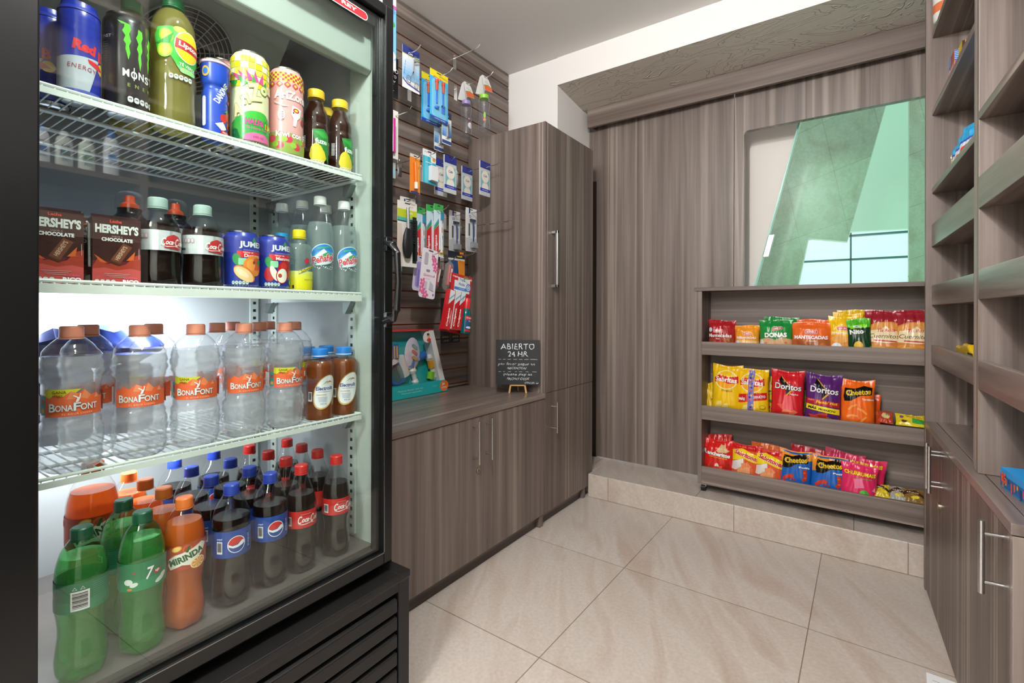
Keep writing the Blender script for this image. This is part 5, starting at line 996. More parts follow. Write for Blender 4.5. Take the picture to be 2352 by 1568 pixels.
for k in range(3): MB().tube([(-.142+k*.012, .003, .155), (-.144+k*.012, .003, .198)], .003, 8).build('string', col('#dcaa4a', .3), og, smooth=True)
arc_ = [(.045, .030, .065), (.032, .030, .11), (.045, .030, .150), (.085, .030, .168), (.120, .030, .155), (.140, .030, .12), (.142, .030, .075)]
oa = MB().tube(arc_, .0105, 12).build('arch_rattle', TW, tb_, smooth=True)
bl = MB()
for p_ in (arc_[0], arc_[1], arc_[4], arc_[6]): bl.lathe([(.0005, -.016), (.011, -.012), (.0165, 0), (.011, .012), (.0005, .016)], 18, c=p_)
bl.build('ball', TW, oa, smooth=True)
for c_, p_, q_ in (('#2a6fc0', (.060, .030, .160), (.095, .030, .170)), ('#e8a02a', (.128, .030, .145), (.138, .030, .115)), ('#86cf2a', (.125, .024, .070), (.128, .024, .098)), ('#2a6fc0', (.020, .032, .125), (.028, .032, .155))): MB().tube([p_, q_], .0165, 16).build('ring', col(c_, .3), oa, smooth=True)
def shift(o, dx, dz, k, cx, cz):
    for q in [o, *o.children]:
        for v in q.data.vertices: v.co.x = (v.co.x-cx)*k+cx+dx; v.co.z = (v.co.z-cz)*k+cz+dz
shift(og, .042, .012, 1.22, -.10, .098); shift(oa, .012, .0, 1.15, .09, .10)
# chalkboard on a small easel
P = Vector((-1.292, 1.868, .6215)); ang = face(P)
ea = empty('tabletop_easel', P, ang-radians(2), 'small natural wood easel holding the chalkboard', 'easel')
PW = col('#d9a566', .5); lg = MB()
for sx in (-1, 1): MB().prism([(sx*.012-.0035, .17), (sx*.012+.0035, .17), (sx*.040+.004, 0), (sx*.040-.004, 0)], .0, .006).build('leg', PW, ea, bevel=.0006)
MB().tube([(0, .006, .165), (0, .065, .003)], .003, 6).build('leg', PW, ea)
MB().box(-.030, -.007, .036, .030, .0, .041).build('ledge', PW, ea)
cbd = empty('chalkboard_sign', P+Vector((sin(ang)*.0005, -cos(ang)*.0005, .0415)), ang-radians(2), 'black chalkboard sign with white handwriting on the small easel', 'sign', rot=(radians(-1), 0, ang-radians(2)))
CK = '#d4dadc'; hw = lambda s, x, y, h, w, **k: Tx(CK, s, x, y, h, w, b=k.pop('b', -.004), sh=k.pop('sh', .12), **k)
mb = MB().box(-.102, -.0045, 0, .102, 0, .209); ms = [col('#1d2022', .6)]; mc = {}
dash = lambda y, xs: [Rc(CK, x, y, w, 1.3, r_) for x, w, r_ in xs]
art_mesh(mb, [hw('ABIERTO', 0, 74, 27, 156, sp=1.15, sh=0), hw('24 HR', 0, 39, 24, 92, b=0, sh=0), *dash(14, [(-84, 13, 1), (-63, 13, 2), (-40, 16, 1), (-12, 17, 0), (14, 17, 1), (41, 20, 2), (75, 34, -2)]),
              hw('por favor pague en', -6, -9, 15, 172, sp=1.1), hw('RECEPCI\u00d3N', -4, -26, 12, 90, sh=.3), *dash(-44, [(-84, 12, 2), (-64, 8, 2), (-38, 14, 0), (-8, 9, 0), (14, 15, 0), (44, 13, -2), (78, 20, -2)]),
              hw('please pay at', 0, -57, 14, 134), hw('FRONT DESK', 2, -77, 11, 106, sh=.3), hw('GRACIAS', 56, -95, 8, 46, sp=1.05), El(CK, 91, -95, 12, 9), El('#1d2022', 91, -92.5, 12, 9), El(CK, 88, -91, 1.6), El(CK, 94, -91, 1.6)], lambda a, b, o: (a, -.0045-o, .1045+b), ms, mc, rough=.8, base=.0002, clip=(-100, 100, -103, 103))
mb.build('board', ms, cbd)
# ---------------- bags on the rolling snack shelf ----------------
def bag(kind, label, x, y, z, w, h, t, base, art, lean=6, yaw=0, roll=0, seed=0, crimp=None, gloss=.24, category='snack bag', group=None, parent=None, flare=.06):
    rnd = random.Random(seed*13+5); ph = [rnd.uniform(0, 6.28) for _ in range(8)]
    def sh(u, v):        # u -1..1, v 0..1 -> x, depth, z
        k = min(1, max(0, (v-.045)/.2))*min(1, max(0, (.95-v)/.17)); k = k*k*(3-2*k)
        T = t*.5*(max(0, 1-abs(u)**3.2))**.75*(.25+.75*k)*(1 if .045 < v < .955 else .12)
        wr = .0032*(sin(5.5*u+ph[0]+6*v)+sin(11*u*(.6+v)+ph[1])*.7)*exp(-((v-.86)/.12)**2)+.0018*sin(9*u+ph[2])*exp(-((v-.12)/.09)**2)+.0011*sin(14*v+4*u+ph[3])+.0009*sin(23*u*v+7*u+ph[5])
        hw = w/2*(1-flare*sin(pi*min(1, max(0, v)))+.008*sin(9*v+ph[4]))
        zz = h*(v+(.018*u*u if v > .9 else (-.0 if v < .1 else 0)))+ .003*sin(3*u+ph[5])*(1 if v > .93 else 0)
        return u*hw, T+wr*(1-abs(u)**6), zz
    nx, ny = 32, 40; vs = []; fs = []
    for s_ in (-1, 1):
        for j in range(ny+1):
            for i in range(nx+1):
                a, T, c = sh(-1+2*i/nx, j/ny); vs.append((a, (-max(T, .0006) if s_ < 0 else max(T*.9, .0006)), c))
    N_ = (nx+1)*(ny+1); I = lambda i, j: j*(nx+1)+i
    for b0 in (0, N_):
        for j in range(ny):
            for i in range(nx): fs.append((b0+I(i, j), b0+I(i+1, j), b0+I(i+1, j+1), b0+I(i, j+1)))
    for j in range(ny): fs += [(I(0, j), N_+I(0, j), N_+I(0, j+1), I(0, j+1)), (I(nx, j), N_+I(nx, j), N_+I(nx, j+1), I(nx, j+1))]
    for i in range(nx): fs += [(I(i, 0), N_+I(i, 0), N_+I(i+1, 0), I(i+1, 0)), (I(i, ny), N_+I(i, ny), N_+I(i+1, ny), I(i+1, ny))]
    ms = [col(base, gloss)]; mc = {base: 0}; mb = MB().add(vs, fs, 0)
    W_, H_ = w*1000, h*1000
    def f(a, b, o):
        v = min(max(b/h+.5, 0), 1); hw = w/2*(1-flare*sin(pi*v)); u = min(max(a/(w/2), -1), 1); X_, T, c = sh(u, v)
        return (X_, -max(T, .0006)-o, c)
    its = art(W_, H_) if callable(art) else art
    if crimp: its = [Rc(crimp, 0, H_*.478, W_, H_*.045), Rc(crimp, 0, -H_*.478, W_, H_*.045)]+its
    art_mesh(mb, its, f, ms, mc, (4, 4), base=.0008, dz=.00012, thick=.0035, rough=gloss, clip=(-W_/2+.2, W_/2-.2, -H_/2+.2, H_/2-.2))
    o = mb.build(kind, ms, parent, smooth=True)
    o.location = (x, y, z); o.rotation_euler = (radians(-lean), radians(roll), radians(yaw))
    return tag(o, label, category, group)
def crumbs(c1, c2, x, y, w, h, n=9, s=16, seed=1):
    r = random.Random(seed); return [El(c1 if i % 2 else c2, x+r.uniform(-w, w), y+r.uniform(-h, h), s*r.uniform(.7, 1.2), s*r.uniform(.4, .7), r.uniform(0, 180)) for i in range(n)]
B1, B2, B3 = .8135, .4985, .1825
YB = 2.548
def logo(x, y, w=44, h=13, rot=0): return [Rr('#f2e6e2', x, y, w+3, h+3, 5, rot), Rr('#d0353c', x, y, w, h, 4, rot), Tx('#f6eeee', 'BIMBO', x, y, h*.55, w*.8, rot=rot, b=.04)]
def plain(c): return lambda W_, H_: [Rc(c, 0, 0, W_, H_*.1)]
# top row: sweet breads
bag('bread_bag', 'deep red bag of muffins at the left end of the top row', -.540, YB, B1, .130, .152, .062, '#a8232a', lambda W_, H_: [*crumbs('#8a4a2c', '#b0683c', 0, -44, 56, 26, 22, 26, 3), *logo(-12, 22), *To('#f4eeea', '#7a1a1e', 'Mantecadas', -4, 0, 17, 112, b=.02, ob=.05), Tx('#f0e2de', 'Nuez', -12, -16, 7, b=.02), El('#dfe3ea', -50, 28, 20, 22)], seed=1, lean=4, category='bread bag')
bag('bread_bag', 'small orange bag of toasted bread slices on the top row', -.426, YB, B1, .112, .128, .05, '#ee9a2c', lambda W_, H_: [Rc('#e6b468', 0, -34, W_, 50), Rr('#eec88a', 0, -30, 92, 44, 8), *crumbs('#f0d4a0', '#d9a55a', 0, -38, 44, 16, 10, 10, 4), *logo(4, 24, 34, 11), Tx('#f6eee6', 'REBANADAS', 0, 5, 11, 90, b=.04), El('#e6e8ec', -40, -16, 16, 18)], seed=2, lean=3, category='bread bag')
bag('bread_bag', 'green second donut bag showing behind the front green one', -.288, YB+.052, B1, .150, .168, .03, '#1f8a3c', plain('#2f9a4a'), seed=31, lean=3, category='bread bag')
bag('bread_bag', 'green bag of ring donuts, front one', -.303, YB-.010, B1, .142, .155, .055, '#1f8a3c', lambda W_, H_: [Po('#c9a184', [(-71, -78), (71, -78), (71, -10), (30, -2), (0, -14), (-30, -4), (-71, -14)]), *[El('#d9a878', x_, y_, 44, 36) for x_, y_ in ((-40, -30), (4, -36), (46, -26), (-20, -56), (30, -58))], *[El('#b98558', x_, y_, 12, 9) for x_, y_ in ((-40, -30), (4, -36), (46, -26))], *logo(8, 38, 42, 12, 8), *To('#f4f6f0', '#154a26', 'DONAS', 2, 8, 22, 96, rot=2, b=.06, ob=.1), El('#d9dde2', -58, -34, 16, 40)], seed=3, lean=4, category='bread bag')
bag('bread_bag', 'rear orange muffin bag showing over the front one', -.150, YB+.050, B1, .150, .158, .03, '#ea6a2a', plain('#f07c3a'), seed=32, lean=3, category='bread bag')
bag('bread_bag', 'wide orange bag of vanilla muffins, front one', -.163, YB-.010, B1, .158, .146, .058, '#ea6a2a', lambda W_, H_: [Po('#b0602f', [(-79, -73), (79, -73), (79, -4), (40, -2), (-40, -2), (-79, -8)]), *crumbs('#c9793f', '#a0522a', 0, -42, 66, 24, 22, 30, 6), *logo(2, 30, 48, 13), *To('#f6eeee', '#c04a20', 'MANTECADAS', 0, 6, 16, 136, b=.05, ob=.08), Tx('#f0dccc', 'Vainilla', 8, -10, 7, b=.01), El('#dfe2ea', -40, -42, 36, 26)], seed=4, lean=4, category='bread bag')
for k, (dx, dy, dh, lb) in enumerate(((.030, .062, .030, 'rearmost yellow bag of the sponge cake trio'), (.016, .030, .016, 'middle yellow bag of the sponge cake trio'), (0, -.004, 0, 'front yellow bag of sponge cakes'))):
    bag('bread_bag', lb, -.045+dx, YB+dy, B1, .110, .172+dh, .042 if k == 2 else .024, '#edc01e', (lambda W_, H_: [Po('#d9903f', [(-55, -86), (55, -86), (55, 10), (0, -4), (-55, 10)]), El('#e8a85a', -10, -10, 70, 34), El('#e0984a', 10, -52, 84, 44), *logo(0, 36, 46, 14), Tx('#f6f0e2', 'MADALENAS', 2, 16, 11, 92, b=.04), El('#eed26a', 34, -14, 24, 16), El('#e2e6ea', -24, -46, 40, 38)]) if k == 2 else plain('#f2ce3c'), seed=5+k, lean=4, category='bread bag')
for k, (dx, dy, lb) in enumerate(((.036, .045, 'rear lime green cake wrapper'), (0, -.026, 'front lime green wrapper with white lettering'))):
    bag('pastry_wrapper', lb, .016+dx, YB+dy, B1, .084, .168-.004*k, .028, '#56b52a', (lambda W_, H_: [Po('#1c3c24', [(-42, 46), (42, 46), (42, -30), (26, -46), (-20, -52), (-42, -30)]), Po('#8fe02e', [(-36, 52), (22, 60), (30, 46), (-30, 40)]), Po('#58c02c', [(-42, -40), (-14, -54), (0, -84), (-42, -84)]), Rr('#dfeee0', -8, 50, 26, 8, 3), Tx('#2f8a34', 'BIMBO', -8, 50, 4, b=.02), *To('#f4f8f2', '#16361e', 'Nito', -8, 28, 20, 52, rot=4, b=.05, ob=.08), El('#e8b83a', -4, -32, 34, 40), El('#f0c85a', 0, -28, 18, 22)]) if k else plain('#6fce3a'), seed=9+k, lean=3, roll=-3 if k else 2, gloss=.18, category='pastry wrapper')
for k, (x_, lb) in enumerate(((.094, 'maroon topped bag of golden croissants beside the lime wrapper'), (.190, 'maroon topped bag of golden croissants next to the bookcase'))):
    bag('bread_bag', lb, x_, YB-.004*k, B1, .132, .200, .060, '#9c2430', lambda W_, H_: [Po('#c87f3c', [(-66, -100), (66, -100), (66, 40), (30, 52), (-20, 50), (-66, 30)]), *[El(c_, x2, y2, w2, h2, r2) for c_, x2, y2, w2, h2, r2 in (('#d9954a', 0, 26, 110, 44, 6), ('#b86a2c', -4, 8, 90, 18, 4), ('#d98f44', 0, -66, 120, 52, -8), ('#e6ae68', -14, -60, 60, 18, -6), ('#b56a30', 20, -84, 70, 14, -6))], Po('#e8d6aa', [(-54, -32), (-50, 14), (-6, 20), (8, 34), (22, 20), (58, 10), (62, -30), (10, -38)]), Tx('#c9344a', 'T\u00eda Rosa', 10, 16, 13, 62, rot=2, sh=.3, b=.02), Tx('#4a2a1c', 'Cuernitos', 2, -8, 17, 104, rot=-1, sh=.2, b=.0), Rc('#c9344a', 6, -28, 80, 5, -3), *[Rc('#b23a46', 0, 66+i*7, 132, 1, 14) for i in range(4)]], seed=12+k, lean=5, yaw=-3+6*k, gloss=.22, category='bread bag')
# middle row: chips
def sabr(more):
    def a(W_, H_):
        r = [*crumbs('#f2d97a', '#e0b83a', -6, -78, 40, 26, 12, 40, 7), El('#f6e8b4', 0, 54, 106, 92), El('#f0bf1e', 0, 54, 98, 84), El('#f2a81e', 0, 44, 84, 60), Po('#cc2229', [(-56, 62), (-30, 78), (10, 68), (54, 76), (56, 44), (14, 36), (-26, 48), (-54, 40)]), *To('#f8f2ec', '#a8181e', 'Sabritas', 0, 56, 24, 100, rot=-2, b=.03, ob=.05, sh=.1)]
        if more: r += [Po('#cc2229', [(-65, -2), (65, 12), (65, -20), (-65, -42)]), *To('#f4f0e6', '#8a1418', 'M\u00c1S', -46, -22, 16, 30, b=.05, ob=.08), *To('#f4f0e6', '#8a1418', 'PRODUCTO', 26, -10, 12, 66, rot=6, b=.04, ob=.07), Rc('#7a78b8', -4, 12, 26, 200, -2), *[El(('#c9483a', '#4a5ac0', '#e6b23a', '#3a2a6a', '#d0708a')[i % 5], -4+((i*7) % 15-7), 104-i*9, 12, 7, i*40) for i in range(22)], El('#5a8a4a', 46, -56, 26, 18), El('#edc01e', 46, -56, 22, 14)]
        else: r += [Tx('#8a5a14', 'Original', 6, 2, 11, 50, sh=.15)]
        return r
    return a
bag('chip_bag', 'yellow snack bag peeking out low at the left end behind the tall yellow bag', -.585, YB+.035, B2, .075, .150, .03, '#e0b91c', [*crumbs('#6a4a1a', '#e8dcb0', 0, -20, 26, 30, 8, 12, 2)], seed=40, roll=-14)
bag('chip_bag', 'tall plain yellow potato chip bag at the left of the middle row', -.519, YB-.010, B2, .140, .246, .062, '#edbf16', sabr(False), seed=20, lean=3, roll=2)
bag('chip_bag', 'yellow potato chip bag with a blue picture strip taped down it', -.397, YB-.012, B2, .140, .235, .062, '#edbf16', sabr(True), seed=21, lean=4, roll=-1)
def dori(pur):
    def a(W_, H_):
        r = [Po('#101014', [(-26, 96), (26, 34), (-2, 6), (-6, 34), (-34, 74)]), Po('#d8983a', [(-26, 98), (30, 34), (26, 32), (-22, 88)]), Po('#d8983a', [(26, 34), (-2, 4), (-4, 10), (18, 36)]), *To('#f4f4f6', '#17171c', 'Doritos', 4, 48, 27, 108, rot=-3, b=.02, ob=.06)]
        if pur: r += [Po('#b52430', [(-66, 10), (66, -2), (66, -24), (-66, -14)]), Tx('#f0c22a', "Flamin' Hot", 16, -5, 13, 84, rot=-2, sh=.2, b=.03), Tx('#f2e6e6', 'NUEVO', -46, 2, 6, 24), Po('#eedc22', [(-66, -16), (66, -30), (66, -54), (-66, -38)]), Tx('#17171a', 'M\u00c1S', -40, -30, 14, 34, rot=-5, b=.06), Tx('#17171a', 'PRODUCTO', 18, -38, 9, 66, rot=-5, b=.05), *[Po(c_, [(-24, 16), (26, 10), (4, -26)], x_, y_, r_) for c_, x_, y_, r_ in (('#cf4530', -30, -76, 0), ('#d9583a', 24, -80, -14), ('#b83428', 0, -66, 20))]]+nutri(-60, -110, 7, 5, '#e8e6ee', '#5a3a70')
        else: r += [Tx('#f4dcdc', 'Nacho', 30, 16, 9, 34, sh=.2, b=.02), *[Po(c_, [(-24, 16), (26, 10), (4, -26)], x_, y_, r_) for c_, x_, y_, r_ in (('#e0553a', -14, -44, 10), ('#e87050', 20, -62, -24), ('#d9483a', -10, -80, 30), ('#ea8058', 6, -54, 60))], Po('#e85a62', [(-10, 10), (20, 8), (30, -60), (-20, -50)]), Po('#17171c', [(-66, -102), (-30, -112), (-20, -122), (-66, -122)])]
        return r
    return a
bag('chip_bag', 'small mixed-colour snack bag squeezed between the yellow strip bag and the red bag', -.324, YB+.040, B2, .07, .205, .026, '#d2b024', [*crumbs('#2f7a3a', '#b0282c', 0, 0, 26, 80, 18, 18, 9)], seed=41)
bag('chip_bag', 'bright red tortilla chip bag in the middle row', -.258, YB-.010, B2, .136, .238, .064, '#cc1f28', dori(False), seed=22, lean=4, roll=1)
bag('chip_bag', 'small dark green bag behind the gap between the red and purple bags', -.190, YB+.040, B2, .06, .150, .026, '#6a7a2a', [*crumbs('#b0282c', '#d2b024', 0, 0, 22, 50, 10, 14, 19)], seed=42)
bag('chip_bag', 'purple tortilla chip bag with a yellow band', -.122, YB-.010, B2, .140, .232, .062, '#57246e', dori(True), seed=23, lean=4, roll=2)
bag('chip_bag', 'red small bag showing between the purple and orange bags', -.058, YB+.035, B2, .07, .110, .026, '#c0382c', [*crumbs('#e8dcd0', '#8a1a1c', 0, -10, 24, 34, 10, 12, 29)], seed=43)
def chee(col2, sub):
    def a(W_, H_):
        r = [Po('#17130f', [(-52, 38), (-46, 74), (-10, 72), (24, 86), (54, 80), (52, 50), (10, 44), (-24, 20), (-48, 18)]), Tx('#f0b81e', 'Cheetos', 3, 58, 25, 92, rot=8, b=.06), *To('#f7cf2a', '#17130f', 'Cheetos', 3, 58, 23, 88, rot=8, b=.015, ob=.045), Tx('#f4f0ec', sub, 38, 30, 8, 42, b=.03)]
        return r
    return a
bag('chip_bag', 'orange cheese puff bag standing alone at the right of the middle row', .006, YB-.010, B2, .124, .216, .056, '#ee6a1c', lambda W_, H_: chee(0, 'Torciditos')(W_, H_)+[*[Po('#f2a04a', [(-20, 5), (0, 8), (22, 2), (20, -5), (0, 0), (-20, -4)], x_, y_, r_) for x_, y_, r_ in ((-18, -6, 40), (16, -20, -30), (-20, -44, 10), (20, -60, 60), (-6, -72, -10))], *nutri(-50, -98, 8, 5, '#f2e6dc', '#8a3a14')], seed=24, lean=5)
bag('chip_bag', 'second orange bag edge just behind the orange cheese puff bag', .028, YB+.045, B2, .120, .150, .03, '#ea5a1c', plain('#f07a3a'), seed=44)
bag('candy_packet', 'red and gold candy packet lying flat beside the orange bag', .100, 2.512, B2+.052, .052, .072, .018, '#b8452f', [El('#d9c08a', 0, 0, 30, 34), El('#7a9a5a', 6, 8, 16, 14)], lean=58, roll=4, seed=50, category='candy packet')
bag('candy_packet', 'yellow and green candy packet lying near the bookcase on the middle row', .180, 2.512, B2+.050, .095, .070, .018, '#e0cc2a', [Rc('#3fa24a', 26, -10, 40, 26), El('#5a3a24', -20, -16, 20, 14), Tx('#d0353c', 'RICOLINO', 14, 12, 7, 50, b=.03), El('#7a4a8a', -28, 10, 14, 14)], lean=60, seed=51, category='candy packet')
# bottom row
bag('chip_bag', 'rear red bag with a pointed corner behind the cowboy hat bag', -.558, YB+.048, B3, .14, .205, .03, '#d32a26', plain('#e03a34'), seed=60, lean=3, roll=-4, flare=.1)
bag('chip_bag', 'red chip bag with a cowboy hat at the left end of the bottom row', -.556, YB-.008, B3, .142, .190, .060, '#d4241f', lambda W_, H_: [Po('#ddb98a', [(-2, 46), (10, 62), (18, 78), (28, 74), (38, 78), (42, 60), (60, 50), (44, 40), (6, 38)]), *To('#f4f2ee', '#1a1412', 'ancheritos', 8, 30, 20, 108, rot=-5, b=.05, ob=.09), *To('#f4f2ee', '#1a1412', 'R', -58, 38, 24, 20, b=.05, ob=.09), Tx('#f0a83a', 'TORTILLA DE MAIZ', 6, 14, 7, 90, rot=-4, b=.02), *crumbs('#a8351f', '#e8683a', -4, -60, 50, 28, 18, 26, 8), El('#f0d8c8', 2, -26, 20, 26), El('#c9402c', 2, -34, 26, 12), *[Po('#b0301f', [(-12, 0), (0, 10), (12, 0), (0, -10)], 48, -10+i*-14, i*20) for i in range(2)]], seed=61, lean=5)
def rind(W_, H_): return [Rc('#c81f22', 0, 84, W_, 30), Po('#f2d61e', [(-64, 60), (-20, 74), (64, 50), (64, 14), (30, 20), (-10, 30), (-64, 10)]), Po('#e8e2dc', [(-64, 6), (-10, 30), (-6, 0), (-40, -30), (-64, -30)]), *[Po(c_, [(-22, 12), (6, 20), (26, 4), (8, -18), (-18, -12)], x_, y_, r_) for c_, x_, y_, r_ in (('#e88a52', 4, -6, 0), ('#d9683a', 24, -30, 40), ('#f0a468', -16, -36, 80), ('#e07a48', 10, -60, 120), ('#d0603a', 36, -62, 200), ('#eda070', 6, -28, 260))], El('#7aa832', -48, -66, 34, 26), El('#a8cc4a', -48, -66, 24, 18), *To('#cf2228', '#f6f0e8', 'Sabritones', 4, 46, 22, 112, rot=-12, b=.04, ob=.08, sh=.3)]
bag('chip_bag', 'left pork rind style bag in yellow, white and red', -.434, YB-.006, B3, .132, .186, .056, '#dc5a34', rind, seed=62, lean=5, roll=3)
bag('chip_bag', 'right pork rind style bag in yellow, white and red, tilted', -.337, YB-.014, B3, .128, .180, .052, '#dc5a34', rind, seed=63, lean=5, roll=6)
bag('chip_bag', 'orange top of a bag behind the two rind bags', -.352, YB+.052, B3, .15, .190, .03, '#e06a26', plain('#22366e'), seed=64, lean=3, roll=4)
bag('chip_bag', 'red rear bag with a pointed corner behind the blue puff bags', -.185, YB+.050, B3, .16, .204, .03, '#c92a34', plain('#e0902a'), seed=65, lean=3, roll=5, flare=.1)
def puff(W_, H_):
    return [Po('#e8952a', [(-66, 98), (66, 98), (66, 62), (20, 58), (-20, 40), (-66, 20)]), *[(i[0], i[1], *i[2:]) for i in flat(chee(0, 'Poffs')(W_, H_))], *[Po('#c93a26', [(-8, 24), (6, 26), (12, 6), (10, -20), (0, -28), (-10, -20), (-2, -4)], x_, y_, r_) for x_, y_, r_ in ((40, -4, 0), (6, -64, 80), (-26, -22, 120))], *[El('#e0643a', x_, y_, 10, 8) for x_, y_ in ((40, 8), (44, -14), (0, -62), (16, -66))], El('#dfe8f4', -44, -46, 26, 14), *[El('#b0301f', -20+i*8, -24-(i % 2)*5, 9, 7) for i in range(4)]]
bag('chip_bag', 'left blue and orange cheese puff bag on the bottom row', -.228, YB-.010, B3, .134, .192, .060, '#1c62b8', puff, seed=66, lean=5, roll=2)
bag('chip_bag', 'right blue and orange cheese puff bag on the bottom row', -.104, YB-.014, B3, .138, .190, .062, '#1c62b8', puff, seed=67, lean=6, roll=4)
bag('chip_bag', 'pink pointed bag behind the right blue puff bag', -.062, YB+.050, B3, .15, .206, .03, '#dc2f62', plain('#e84a78'), seed=68, lean=3, roll=7, flare=.1)
bag('chip_bag', 'rear hot pink bag with yellow lettering', .022, YB+.022, B3, .140, .196, .034, '#dd2c60', [*To('#f0cc2a', '#a81a2a', 'CHURRUMAIS', 0, 72, 14, 116, b=.05, ob=.09)], seed=69, lean=3, roll=5)
bag('chip_bag', 'front hot pink bag with yellow lettering and limes', .008, YB-.030, B3, .130, .178, .050, '#df2f64', lambda W_, H_: [*To('#f0cc2a', '#a81a2a', 'CHURRUMAIS', 2, 54, 16, 112, rot=-2, b=.05, ob=.09), Tx('#3fae3c', 'con limoncito', 16, 36, 6, 60, b=.02), Po('#f07aa0', [(-20, 30), (10, 36), (20, 0), (-14, -10)]), *[Rc('#c9583a', -40, -50-i*5, 50, 3, 6+i*2) for i in range(6)], El('#3fae3c', 20, -30, 36, 42), El('#64cc50', 14, -24, 18, 22), El('#cc2a34', 48, -44, 18, 22), Po('#e8a0b8', [(48, -8), (60, -14), (58, 6)])], seed=70, lean=5, roll=2)
for k, (x_, w_, lb, c_) in enumerate(((.086, .058, 'yellow and brown chocolate banana packet beside the pink bag', '#d9c02e'), (.140, .052, 'silver and brown chocolate packet in the middle of the low right corner', '#a8a49a'), (.190, .070, 'brown and yellow chocolate packet nearest the bookcase on the bottom row', '#8a6a34'))):
    bag('candy_packet', lb, x_, 2.512, B3+.062, w_, .070, .018, c_, [Po('#4a2c1a', [(-w_*500, 10), (0, 26), (w_*500, 6), (w_*500, -8), (0, 8), (-w_*500, -6)]), El('#e6d23a', 6, -14, 30, 14, 10), Tx('#eee8dc', 'choco', 0, 10, 7, w_*560, b=.02)], lean=60, seed=80+k, category='candy packet')

# ---------------- goods in the bookcase (same local frame as the unit) ----------------
BX = Vector((.03, -1, 0)).normalized(); BY = Vector((1, .03, 0)).normalized(); BO = Vector((.207, 2.29, 0)); BA = radians(-88.28)
def bw(x, y, z): return BO+BX*x+BY*y+Vector((0, 0, z))
def boxed(kind, label, x, y, z, w, d, h, base, art, yaw=0, category='box', side=None):
    root = empty(kind, bw(x, y, z), 0, label, category, rot=(0, 0, BA+radians(yaw)))
    mb = MB().box(-w/2, 0, 0, w/2, d, h); ms = [col(base, .35)]; mc = {base: 0}
    art_mesh(mb, art, lambda a, b, o: (a, -o, h/2+b), ms, mc, clip=(-w*500, w*500, -h*500, h*500))
    mb2 = side or art; art_mesh(mb, mb2, lambda a, b, o: (w/2+o, d/2+a*.6, h/2+b), ms, mc, clip=(-d*800, d*800, -h*500, h*500))
    mb.build('carton', ms, root, bevel=.0012)
    MB().box(-w/2+.003, d*.3, h, w/2-.003, d*.7, h+.0008).build('top_flap', col(base, .5), root); return root
boxed('medicine_box', 'tall terracotta box with a blue panel on the bookcase shelf', .036, .060, 1.7325, .095, .05, .165, '#c9744e', [Rc('#b5482f', 20, 62, 60, 34), Rc('#3f7ac8', -22, 62, 46, 36), *[Rc('#dfe8f6', -22, 74-i*6, 34, 1.6) for i in range(5)], Rc('#e0a890', 0, 0, 95, 70), *To('#f4f4f6', '#2a3a7a', '7', -20, 26, 26, 16, b=.05, ob=.09), El('#c04a2a', 16, 0, 30, 30)])
boxed('medicine_box', 'brown box with a yellow top, middle of the step of three boxes', -.032+.012 if 0 else -.062, .065, 1.7325, .060, .05, .125, '#4a2a18', [Rc('#e0c01c', 0, 50, 60, 26), *[Rc('#8a7410', 0, 57-i*6, 44, 1.6) for i in range(3)], El('#8a5a34', 0, 0, 34, 40)]) if 0 else boxed('medicine_box', 'brown box with a yellow top, middle of the step of three boxes', .150, .065, 1.7325, .055, .05, .15, '#4a2a18', [Rc('#e0c01c', 0, 60, 60, 28), El('#8a5a34', 0, 0, 34, 40)])
boxed('medicine_box', 'brown box with a yellow top, smallest of the three by the end panel', .020, .125, 1.7325, .05, .04, .115, '#3a2216', [Rc('#e0c01c', 0, 44, 60, 26), *[Rc('#8a7410', 0, 52-i*6, 36, 1.4) for i in range(3)]])
boxed('tea_box', 'white and yellow striped box high on the bookcase', .560, .05, 2.0105, .09, .05, .15, '#e8dccb', [Rc('#e0b51c', -12, 10, 26, 110), Rc('#d2613a', 18, 60, 30, 16), Po('#d8d2c6', [(-40, -75), (20, -20), (26, -26), (-30, -80)])])
rd = empty('paper_roll', bw(.060, .045, 2.0102), 0, 'white rounded roll-shaped pack high by the bookcase end panel', 'paper roll')
MB().lathe(smoothprof([(.002, 0), (.030, .001), (.036, .008), (.037, .05), (.037, .10), (.034, .13), (.02, .14), (.002, .141)]), 28).build('roll_body', col('#d9d7d2', .5), rd, smooth=True); MB().lathe([(.0372, .03), (.0373, .06)], 28, cap=False).build('label', col('#d2703f', .4), rd)
for k, (x_, c_, lb) in enumerate(((.215, '#cfe0ec', 'blue and white wipes pouch leaning among the folded pouches'), (.150, '#d9dfe2', 'clear and blue pouch behind the red printed ones'), (.095, '#d8dcdc', 'clear pouch with red print near the bookcase end panel'))):
    o = bag('wipes_pouch', lb, 0, 0, 0, .10, .150-.012*k, .035, c_, lambda W_, H_: [Po('#35a7dc', [(-50, 20), (50, 30), (50, 75), (-50, 75)]), El('#d8352e', 4, -18, 64, 50), Tx('#f4e8e6', 'MIX', 4, -14, 14, 34, b=.04), Po('#3f5ac0', [(-50, 14), (50, 24), (50, 30), (-50, 20)]), El('#3fa24a', 30, 16, 12, 10)], lean=8, seed=90+k, category='pouch')
    o.location = bw(x_, .075, 1.452+.001); o.rotation_euler = (radians(-8), 0, BA+radians(25))
o = bag('cracker_packet', 'pale sleeve of crackers with a red end, nearest the bookcase end panel', 0, 0, 0, .045, .112, .04, '#cfc79a', [Rc('#cf2a34', 0, 50, 45, 16), *[Rc('#a8a070', 0, 34-i*9, 45, 1) for i in range(9)]], lean=4, seed=95, category='packet'); o.location = bw(.045, .08, 1.4525); o.rotation_euler = (0, 0, BA+radians(15))
